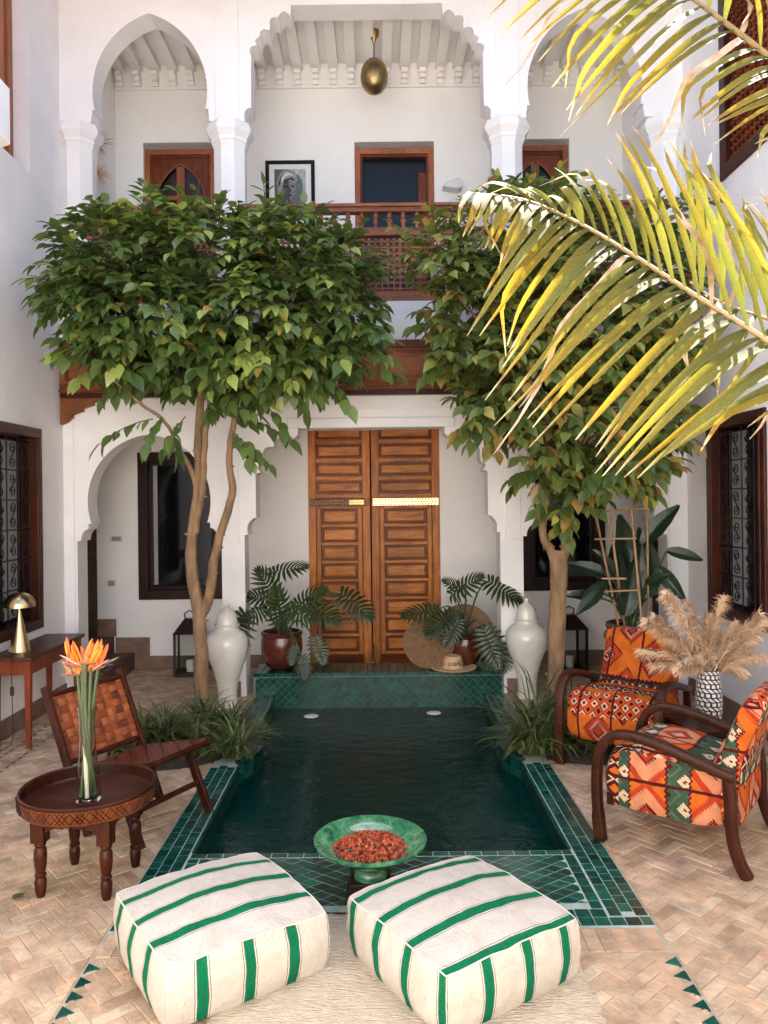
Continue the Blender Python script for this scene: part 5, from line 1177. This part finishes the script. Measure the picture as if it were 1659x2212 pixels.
# terracotta pot with strelitzia and bamboo trellis
sp_ = Vector((2.02, 6.08, 0))
t_ = potmesh('terracotta_pot', 'big brown terracotta pot with rolled rim behind the diamond patterned armchair', sp_, [(0, 0), (.13, 0), (.15, .02), (.185, .20), (.202, .40), (.205, .54), (.20, .60), (.212, .61), (.218, .635), (.212, .655), (.200, .66)], 'terracotta')
for s_ in (-1, 1): b_ = MB(); b_.tube(curve([(s_ * .20, -.03, .52), (s_ * .235, -.035, .55), (s_ * .235, -.035, .59), (s_ * .205, -.03, .61)], 4), .014, 8); b_.build('handle', 'terracotta', t_, smooth=50)
b_ = MB(); nn = 12
def paddle(u_, v_):
    y = u_; wd = .20 * sin(pi * min(1, u_ * .90 + .06)) ** .75 * (1 - .35 * u_); x = (2 * v_ - 1) * wd; return (x, y, .55 * abs(x) - .22 * u_ * u_ + .012 * sin(u_ * 26) * abs(2 * v_ - 1))
b_.grid(paddle, nn, 8); b_.tube([(0, 0, -.004), (0, .5, -.06), (0, 1, -.222)], [.013, .009, .003], 5); PAD = b_.mesh('leaf', 'strel_leaf', smooth=60, recalc=False)
st_ = thing('strelitzia_plant', 'broad leaved bird of paradise plant growing in the big terracotta pot', 'plant', (sp_.x, sp_.y, .63), world=True); root = Vector((sp_.x, sp_.y, .63)); random.seed(9)
for (px, py, qx, qy, Y0, Y1, s_) in ((1388, 1178, 1456, 1092, 6.0, 5.9, .42), (1440, 1190, 1515, 1205, 5.95, 5.85, .36), (1420, 1225, 1475, 1292, 5.95, 5.8, .38), (1375, 1240, 1390, 1145, 6.0, 6.0, .36), (1350, 1330, 1375, 1215, 5.9, 5.9, .42), (1330, 1240, 1290, 1190, 6.0, 5.95, .36), (1320, 1250, 1238, 1212, 6.0, 6.0, .42),
        (1310, 1260, 1262, 1290, 5.9, 5.8, .36), (1300, 1280, 1248, 1318, 5.85, 5.75, .36), (1330, 1300, 1330, 1180, 6.1, 6.1, .42), (1400, 1290, 1420, 1180, 6.05, 6.0, .40), (1360, 1280, 1352, 1120, 6.15, 6.15, .46), (1395, 1260, 1440, 1240, 5.95, 5.8, .34), (1290, 1290, 1230, 1282, 6.0, 5.95, .3)):
    c0, c1 = at(px, py, Y0), at(qx, qy, Y1); d_ = c1 - c0; L = d_.length; md = (root + c0) / 2 + Vector((0, 0, .05))
    b_ = MB(); b_.tube(curve([root + Vector((rnd(-.07, .07), rnd(-.06, .06), -.02)), md, c0], 6), [.012] * 7 + [.008] * 6, 6); lf = b_.build('leaf_stalk', 'stalk', st_, smooth=50)
    inst('leaf', PAD, orient(c0, d_, Vector((rnd(-.6, .6), -1, rnd(.1, .7))), (L * 1.15, L * 1.05, L)), lf)
tr_ = thing('bamboo_trellis', 'bamboo cane ladder trellis standing in the big terracotta pot', 'trellis', (sp_.x, sp_.y, .60), world=True)
for (a, c_, Y0, Y1) in (((1338, 1350), (1283, 1095), 5.98, 5.83), ((1388, 1350), (1363, 1095), 5.88, 5.78), ((1400, 1345), (1398, 1095), 6.00, 5.90), ((1350, 1345), (1316, 1110), 6.03, 5.93)):
    b_ = MB(); p0, p1 = at(*a, Y0), at(*c_, Y1); p0.z = .61; b_.tube([p0.lerp(p1, k / 8) for k in range(9)], [.0105 if k % 2 else .0085 for k in range(9)], 8); b_.build('cane', 'bamboo', tr_, smooth=50)
for (a, c_) in (((1260, 1107), (1400, 1098)), ((1283, 1165), (1374, 1163)), ((1300, 1250), (1352, 1250)), ((1305, 1278), (1380, 1275))):
    b_ = MB(); p0, p1 = at(*a, 5.81), at(*c_, 5.8); b_.tube([p0.lerp(p1, k / 6) for k in range(7)], .008, 8); b_.build('cane', 'bamboo', tr_, smooth=50)

# ================================================================== grasses of the planting beds
def grass(name, label, cx, cy, rx, ry, n, seed, tuft=False):
    random.seed(seed); b_ = MB(); S_ = 1 if cx > 0 else -1
    cl = [(cx + rx * rnd(-1, 1) * .9, cy + ry * rnd(-1, 1) * .9, rnd(.8, 1.15)) for k in range(15)] + ([(cx - .12, cy - .02, 1.5)] if tuft else [])
    for k in range(n):
        ox, oy, sc_ = random.choice(cl); a = rnd(0, 2 * pi); L = rnd(.25, .44) * sc_; el = rnd(.75, 1.5); base = Vector((ox + rnd(-.05, .05), oy + rnd(-.05, .05), .03)); wd = rnd(.006, .0105)
        sd = Vector((-sin(a), cos(a), 0)); vv = []; m = 5; d_ = Vector((cos(a) * cos(el), sin(a) * cos(el), sin(el))); pcur = base.copy()
        for j in range(m + 1):
            ww = wd * (1 - (j / m) ** 2.5) + .0006; vv += [pcur - sd * ww, pcur + sd * ww]; pcur = pcur + d_ * (L / m); d_ = (d_ + Vector((cos(a) * .14, sin(a) * .14, -.34 + .1 * (sc_ > 1.3)))).normalized()
            pcur.z = max(pcur.z, .01 if abs(pcur.x) > .86 else -.09)
        b_.add(vv, [(2 * j, 2 * j + 1, 2 * j + 3, 2 * j + 2) for j in range(m)], tone=random.random())
    o = b_.build(name, 'grass_leaf', recalc=False, smooth=60); o['kind'] = 'stuff'; o['label'] = label; o['category'] = 'grass'
grass('border_grass', 'clumps of dark strap leaved grass round the trunk beside the leather chair', -1.30, 5.18, .42, .36, 1150, 31)
grass('border_grass', 'clumps of dark strap leaved grass between the pool and the diamond armchair', 1.16, 5.18, .27, .34, 900, 32, True)

# ================================================================== trees
def leaf_template():
    P = [(0, 0, 0)]
    for y, w_, z in ((.22, .24, .02), (.5, .30, .0), (.8, .16, -.05)): P += [(-w_, y, z + .06), (0, y, z), (w_, y, z + .06)]
    P.append((0, 1.08, -.13))
    fs = [(0, 2, 1), (0, 3, 2)]
    for k in (0, 1): a = 1 + 3 * k; fs += [(a, a + 1, a + 4, a + 3), (a + 1, a + 2, a + 5, a + 4)]
    fs += [(7, 8, 10), (8, 9, 10)]
    return [Vector(p_) for p_ in P], fs
LV, LF = leaf_template()
def tree(label, base, limbs, blobs, seed, mt, group, extra_sprays=()):
    random.seed(seed); t_ = thing('courtyard_tree', label, 'tree', base, group=group, world=True)
    tk = MB()
    first = None
    for k, (pts_, r0, r1) in enumerate(limbs):
        path = curve([at(px, py, Y) for px, py, Y in pts_], 6); n = len(path)
        path = [p_ + Vector((noise.noise(p_ * 9) * .012, noise.noise(p_ * 9 + Vector((5, 5, 5))) * .012, 0)) for p_ in path]
        rad = [lerp(r0, r1, i / (n - 1)) * (1 + .10 * noise.noise(path[i] * 11)) for i in range(n)]
        b_ = MB(); b_.tube(path, rad, 12)
        for j in range(9 if r0 > .02 else 0):               # knots and cut stubs
            i = random.randrange(2, n - 2); a = rnd(0, 2 * pi); d_ = Vector((cos(a), sin(a), .35)).normalized(); b_.tube([path[i] + d_ * rad[i] * .6, path[i] + d_ * (rad[i] + rnd(.006, .026))], [.014, .008], 7)
        o = b_.build('trunk' if k == 0 else 'limb', 'bark', t_, smooth=60)
    twigs = MB(); leaves = []
    def spray(p0, d_, n, tw):
        d_ = d_.normalized(); path = [p0]; cur = p0.copy(); dd_ = d_.copy()
        for k in range(4): dd_ = (dd_ + Vector((0, 0, -.16))).normalized(); cur = cur + dd_ * tw / 4; path.append(cur.copy())
        twigs.tube(path, [.004, .0035, .003, .0025, .002], 4, cap=False)
        young = random.random() < .12; hi = min(1, max(0, (p0.z - 2.7) / .9))
        for k in range(n):
            u_ = (k + .6) / n; i = min(3, int(u_ * 4)); q_ = path[i].lerp(path[i + 1], u_ * 4 - i); ax = (path[i + 1] - path[i]).normalized(); sd = ax.cross(Vector((0, 0, 1))); sd = sd.normalized() if sd.length > .05 else Vector((1, 0, 0))
            s_ = 1 if k % 2 else -1; ld = (ax * rnd(.35, .95) + sd * s_ * rnd(.6, 1.0) + Vector((0, 0, lerp(rnd(-1.0, -.25), rnd(-.35, .40), hi)))).normalized()
            if k == n - 1: ld = (ax + Vector((0, 0, -.3))).normalized()
            nr = (Vector((0, 0, 1)) + Vector((rnd(-.6, .6), rnd(-.9, .3), rnd(-.2, .2)))).normalized(); leaves.append((q_, ld, nr, lerp(rnd(.085, .145), rnd(.060, .115), hi), .999 if random.random() < .012 else (rnd(.76, .84) if young else random.random() * .70)))
    tot = sum(rx * ry for (_, _, rx, ry, _, _) in blobs); NS = 1250
    for (px, py, rx, ry, Y, dep) in blobs:
        c0 = at(px, py, Y); RX, RZ = rx / F * Y, ry / F * Y; n = max(5, int(NS * rx * ry / tot * 1.0))
        for k in range(n):
            while True:
                v_ = Vector((rnd(-1, 1), rnd(-1, 1), rnd(-1, 1)))
                if .25 < v_.length < 1: break
            l = v_.length; v_ *= (.45 + .5 * l) / l * 1.0
            p0 = c0 + Vector((v_.x * RX * .66, v_.y * dep * .8, v_.z * RZ * .70)); d_ = Vector((v_.x * 1.0, v_.y * 1.0 - .12, v_.z * .6 + .30)) + Vector((rnd(-.5, .5), rnd(-.5, .5), rnd(-.3, .3)))
            spray(p0, d_, random.randint(6, 10), rnd(.14, .26))
    for (px, py, qx, qy, Y, n) in extra_sprays:
        a, c_ = at(px, py, Y), at(qx, qy, Y - .05); spray(a, c_ - a, n, (c_ - a).length)
    leaves.sort(key=lambda e: e[0].y - .15 * abs(e[3])); cache = {}
    MEb = MB(); MEb.add(LV, LF); me = MEb.mesh('leaf', mt, smooth=80, recalc=False); cnt = 0; big = MB()
    crown = None
    rest = []
    for k, (p0, d_, nr, s_, tn) in enumerate(leaves):
        if k % 2 == 0 and cnt < 300: inst('leaf', me, orient(p0, d_, nr, s_), t_); cnt += 1
        else: M_ = orient(p0, d_, nr, s_); big.add([M_ @ v_ for v_ in LV], LF, tone=tn)
    o = big.build('crown', mt, t_, smooth=80, recalc=False); o['kind'] = 'stuff'
    o = twigs.build('twigs', 'twig', t_, recalc=False); o['kind'] = 'stuff'
    return t_
tb = fl(435, 1565)
tree('slender tree with pale forked trunk and wide dense crown beside the leather chair', (tb.x, tb.y, 0), [
    ([(436, 1572, 5.7), (436, 1450, 5.7), (430, 1330, 5.7), (420, 1270, 5.7), (411, 1180, 5.68), (419, 1120, 5.66), (428, 1050, 5.64), (427, 960, 5.62), (436, 850, 5.6), (450, 740, 5.58)], .056, .024),
    ([(434, 1330, 5.7), (452, 1280, 5.68), (464, 1200, 5.62), (487, 1120, 5.58), (502, 1060, 5.55), (496, 1000, 5.52), (506, 900, 5.5), (530, 800, 5.5), (570, 720, 5.45)], .040, .014),
    ([(421, 1150, 5.66), (436, 1060, 5.6), (440, 960, 5.55), (452, 860, 5.5), (440, 720, 5.45), (400, 620, 5.4)], .030, .012),
    ([(424, 1050, 5.64), (405, 1000, 5.58), (386, 965, 5.5), (350, 905, 5.4), (300, 870, 5.35), (245, 820, 5.3)], .019, .008),
    ([(440, 820, 5.6), (500, 700, 5.5), (620, 640, 5.4), (740, 620, 5.35)], .018, .007), ([(440, 800, 5.6), (340, 700, 5.5), (220, 620, 5.4), (120, 560, 5.3)], .018, .007)],
    [(245, 560, 155, 95, 5.4, .45), (440, 545, 190, 100, 5.5, .55), (640, 575, 165, 105, 5.45, .5), (330, 690, 190, 110, 5.4, .5), (560, 700, 190, 115, 5.4, .55), (735, 660, 80, 105, 5.4, .45), (190, 640, 95, 85, 5.35, .35), (460, 800, 150, 80, 5.5, .4), (640, 790, 140, 65, 5.4, .4), (775, 755, 52, 44, 5.35, .3), (250, 770, 110, 65, 5.4, .35), (755, 565, 48, 50, 5.4, .3), (350, 490, 110, 40, 5.4, .4), (600, 505, 110, 40, 5.4, .4)],
    41, 'tree_leaf', 'trees in the planting beds', [(330, 905, 200, 915, 5.25, 9), (350, 900, 300, 960, 5.25, 8), (370, 930, 380, 980, 5.2, 8), (400, 900, 340, 960, 5.2, 8), (500, 900, 640, 900, 5.4, 9), (500, 940, 600, 975, 5.35, 9), (500, 930, 560, 990, 5.35, 7), (470, 880, 560, 860, 5.3, 9), (560, 860, 640, 925, 5.35, 7), (150, 520, 112, 470, 5.2, 9), (140, 590, 88, 600, 5.2, 9), (140, 650, 102, 645, 5.2, 8), (190, 485, 145, 460, 5.25, 8), (150, 560, 100, 585, 5.2, 8), (420, 450, 440, 430, 5.3, 7), (760, 800, 850, 770, 5.3, 8), (700, 810, 770, 860, 5.3, 7)])
tb = fl(1197, 1562)
tree('slender tree with cut pale trunk and dark crown beside the diamond patterned armchair', (tb.x, tb.y, 0), [
    ([(1196, 1572, 5.7), (1200, 1440, 5.7), (1204, 1320, 5.7), (1207, 1240, 5.7), (1206, 1190, 5.7)], .062, .066),
    ([(1200, 1215, 5.69), (1184, 1180, 5.66), (1172, 1155, 5.64), (1178, 1100, 5.63), (1180, 1030, 5.62), (1178, 950, 5.6), (1172, 860, 5.6), (1150, 760, 5.6)], .034, .018),
    ([(1214, 1215, 5.69), (1226, 1140, 5.7), (1234, 1040, 5.72), (1246, 940, 5.74), (1275, 840, 5.7), (1300, 740, 5.7)], .036, .018),
    ([(1180, 1000, 5.61), (1130, 850, 5.55), (1060, 730, 5.5), (990, 640, 5.5)], .018, .007), ([(1240, 980, 5.73), (1330, 850, 5.7), (1400, 720, 5.6)], .018, .007)],
    [(965, 550, 75, 70, 5.55, .35), (1070, 500, 110, 85, 5.55, .45), (1180, 470, 110, 70, 5.6, .5), (1015, 660, 90, 95, 5.5, .4), (1150, 620, 140, 120, 5.6, .55), (1280, 560, 130, 120, 5.6, .5), (1400, 610, 100, 130, 5.6, .4), (1420, 490, 70, 55, 5.6, .35), (1300, 750, 160, 120, 5.6, .5), (1130, 790, 130, 95, 5.55, .45), (1430, 780, 55, 110, 5.6, .3), (1015, 775, 62, 55, 5.5, .3), (1070, 890, 85, 55, 5.5, .35), (1240, 920, 150, 70, 5.6, .4), (1165, 990, 26, 70, 5.55, .1), (1345, 1010, 90, 50, 5.55, .3), (1400, 930, 70, 70, 5.6, .3), (1235, 1060, 35, 90, 5.65, .12)],
    43, 'tree_leaf_warm', 'trees in the planting beds', [(1060, 880, 970, 905, 5.3, 9), (1070, 900, 990, 940, 5.3, 8), (1090, 920, 1040, 965, 5.3, 8), (1330, 1010, 1290, 1060, 5.3, 9), (1350, 1000, 1400, 1060, 5.3, 9), (1300, 1000, 1250, 1050, 5.35, 8), (1170, 950, 1165, 1070, 5.5, 10), (900, 560, 860, 470, 5.4, 9), (1200, 420, 1230, 390, 5.4, 8), (1130, 430, 1150, 390, 5.4, 8), (930, 700, 890, 690, 5.4, 8), (960, 790, 910, 800, 5.4, 8), (1225, 1080, 1235, 1160, 5.55, 9)])

# ================================================================== palm with yellow fronds
random.seed(77); crown_p = Vector((1.78, 1.78, 1.50))
palm = thing('palm_tree', 'young palm with arching sunlit yellow green fronds reaching over the armchairs', 'palm', (crown_p.x, crown_p.y, 0), world=True)
b_ = MB(); b_.tube([crown_p + Vector((0, 0, z - 1.5)) for z in (0, .3, .6, .9, 1.2, 1.5)], [.085, .07, .066, .064, .066, .05], 14); b_.build('trunk', 'bark', palm, smooth=50)
def leaflet(p0, p1, width, sag, par, twist=0, hook=0, mt='palm_leaf'):
    n = 12; d_ = p1 - p0; L = d_.length; path = []
    up = Vector((0, 0, 1)); sidev = d_.cross(Vector((0, 1, 0))).normalized()
    for k in range(n + 1):
        t2 = k / n; q_ = p0 + d_ * t2 + up * (sag * L * 4 * t2 * (1 - t2) * (1 - .35 * t2)) + Vector((0, -.03 * sin(pi * t2), 0))
        if hook and t2 > .8: q_ += Vector((hook * (t2 - .8) * .25, 0, -abs(hook) * (t2 - .8) * .22))
        if mt == 'dry_leaf': q_ += Vector((.02 * sin(t2 * 9), .02 * cos(t2 * 7), -.16 * t2 * t2 * L + .015 * sin(t2 * 11)))
        path.append(q_)
    b_ = MB(); vv = []; uvs = []
    for k in range(n + 1):
        t2 = k / n; tg = (path[min(n, k + 1)] - path[max(0, k - 1)]).normalized(); nv_ = Vector((.15 + twist, -.75, .65)); sd = tg.cross(nv_).normalized(); nm = sd.cross(tg).normalized()
        ww = width * min(1, .35 + 3.2 * t2) * (1 - t2 ** 3.2) + .0008; fold = ww * .55
        vv += [path[k] - sd * ww + nm * fold * .6, path[k], path[k] + sd * ww + nm * fold * .6]
    b0 = b_.add(vv, [])
    for k in range(n):
        for i in (0, 1): b_.face((3 * k + i, 3 * k + 1 + i, 3 * k + 4 + i, 3 * k + 3 + i), [(k / n, 0), (k / n, 1), ((k + 1) / n, 1), ((k + 1) / n, 0)])
    b_.build('leaflet', mt, par, smooth=80, recalc=False)
def frond(pts_, r0, r1, sets):
    path = curve([at(*p_) if not isinstance(p_, Vector) else p_ for p_ in pts_], 8); n = len(path)
    b_ = MB(); b_.tube(path, [lerp(r0, r1, i / (n - 1)) for i in range(n)], 7, flat=.7); fo = b_.build('frond', 'rachis', palm, smooth=50)
    def pos(s_): i = min(n - 2, int(s_ * (n - 1))); return path[i].lerp(path[i + 1], s_ * (n - 1) - i)
    for (s0, s1, tips, cnt, wd, dy, sag) in sets:
        for k in range(cnt):
            u_ = k / max(1, cnt - 1); p0 = pos(lerp(s0, s1, u_)); f_ = u_ * (len(tips) - 1); i = min(len(tips) - 2, int(f_)); g_ = f_ - i
            px, py = lerp(tips[i][0], tips[i + 1][0], g_) + rnd(-9, 9), lerp(tips[i][1], tips[i + 1][1], g_) + rnd(-12, 12)
            p1 = at(px, py, p0.y + dy + rnd(-.07, .07)); leaflet(p0, p1, wd * rnd(.8, 1.15), sag * rnd(.5, 1.4), fo, rnd(-.35, .35), rnd(-1.6, 1.6) if random.random() < .5 else 0, 'dry_leaf' if random.random() < .06 else 'palm_leaf')
C1 = crown_p + Vector((0, 0, .0))
frond([C1, Vector((1.62, 1.84, 1.95)), (2010, 470, 1.95), (1830, 270, 2.05), (1660, 122, 2.15), (1500, 0, 2.3), (1400, -75, 2.42), (1310, -140, 2.55)], .016, .004, [
    (.42, .97, [(1625, 315), (1580, 290), (1536, 262), (1498, 262), (1453, 252), (1405, 245), (1330, 262), (1285, 250), (1240, 256), (1206, 240), (1187, 178), (1160, 128), (1110, 112), (1080, 88), (1037, 37), (1060, -40)], 27, .0125, -.10, .075),
    (.36, .75, [(1740, 100), (1700, 60), (1660, -40), (1600, -90), (1560, -140), (1500, -190)], 13, .012, .06, .04)])
frond([C1 + Vector((-.02, 0, -.02)), Vector((1.5, 1.86, 1.66)), (2040, 960, 1.95), (1830, 850, 1.98), (1659, 738, 2.02), (1500, 638, 2.08), (1380, 560, 2.14), (1250, 482, 2.2), (1130, 432, 2.28), (1018, 418, 2.36)], .019, .004, [
    (.34, .985, [(1480, 950), (1430, 1000), (1358, 1040), (1322, 1036), (1281, 1025), (1285, 960), (1200, 932), (1139, 914), (1119, 886), (1137, 848), (1111, 843), (1072, 808), (1099, 742), (1050, 722), (1006, 728), (1082, 577), (1058, 545), (1042, 520), (1030, 500), (988, 486)], 35, .0125, -.12, .085),
    (.30, .87, [(1640, 470), (1600, 420), (1541, 400), (1475, 268), (1434, 306), (1378, 268), (1352, 283), (1314, 292), (1330, 402), (1241, 346), (1192, 362), (1196, 421), (1100, 405), (1020, 405)], 24, .0125, .10, .05)])
frond([C1 + Vector((.0, .02, 0)), Vector((1.55, 1.95, 1.72)), (1950, 850, 2.1), (1800, 752, 2.2), (1659, 690, 2.3), (1560, 655, 2.38), (1490, 610, 2.45)], .013, .004, [
    (.45, .97, [(1700, 400), (1659, 405), (1620, 432), (1590, 410), (1560, 420), (1500, 330), (1470, 290)], 13, .0125, .06, .04),
    (.45, .9, [(1640, 900), (1590, 880), (1540, 860), (1470, 800), (1420, 740)], 8, .011, -.08, .04)])
# a fallen leaf on the bricks
q = fl(25, 1948); b_ = MB(); b_.add(LV, LF); o = b_.build('fallen_leaf', 'fallen_leaf', recalc=False); o.matrix_basis = orient((q.x, q.y, .008), (.5, .8, .1), (0, -.2, 1), .06); tag(o, 'single fallen green leaf on the bricks near the tray table', 'leaf')

q = fl(1325, 1845); b_ = MB(); b_.add(LV, LF); o = b_.build('fallen_petal', 'petal', recalc=False); o.matrix_basis = orient((q.x, q.y, .007), (.9, .3, .05), (0, -.2, 1), .022); tag(o, 'tiny fallen red petal on the bricks beside the front armchair leg', 'petal')
# dried tufts hung on the end wall of the gallery
random.seed(15)
for k, zz in enumerate((4.98, 4.70)):
    b_ = MB(); c0 = Vector((-2.555, 7.12, zz))
    for j in range(46):
        d_ = Vector((abs(random.gauss(.5, .4)) + .05, random.gauss(-.1, .6), random.gauss(.0, .7))).normalized(); L = rnd(.09, .19); sd = d_.cross(Vector((0, 1, .3))).normalized() * .0025; m_ = c0 + d_ * L * .6
        b_.add([c0 - sd, c0 + sd, m_ + sd, m_ - sd, c0 + d_ * L + Vector((0, 0, -.02))], [(0, 1, 2, 3), (3, 2, 4)])
    tag(b_.build('dried_tuft', 'plume', recalc=False), ('upper spiky pale dried tuft on the gallery end wall beside the arched door bay', 'lower spiky pale dried tuft on the gallery end wall beside the arched door bay')[k], 'dried plant', 'dried tufts in the gallery')
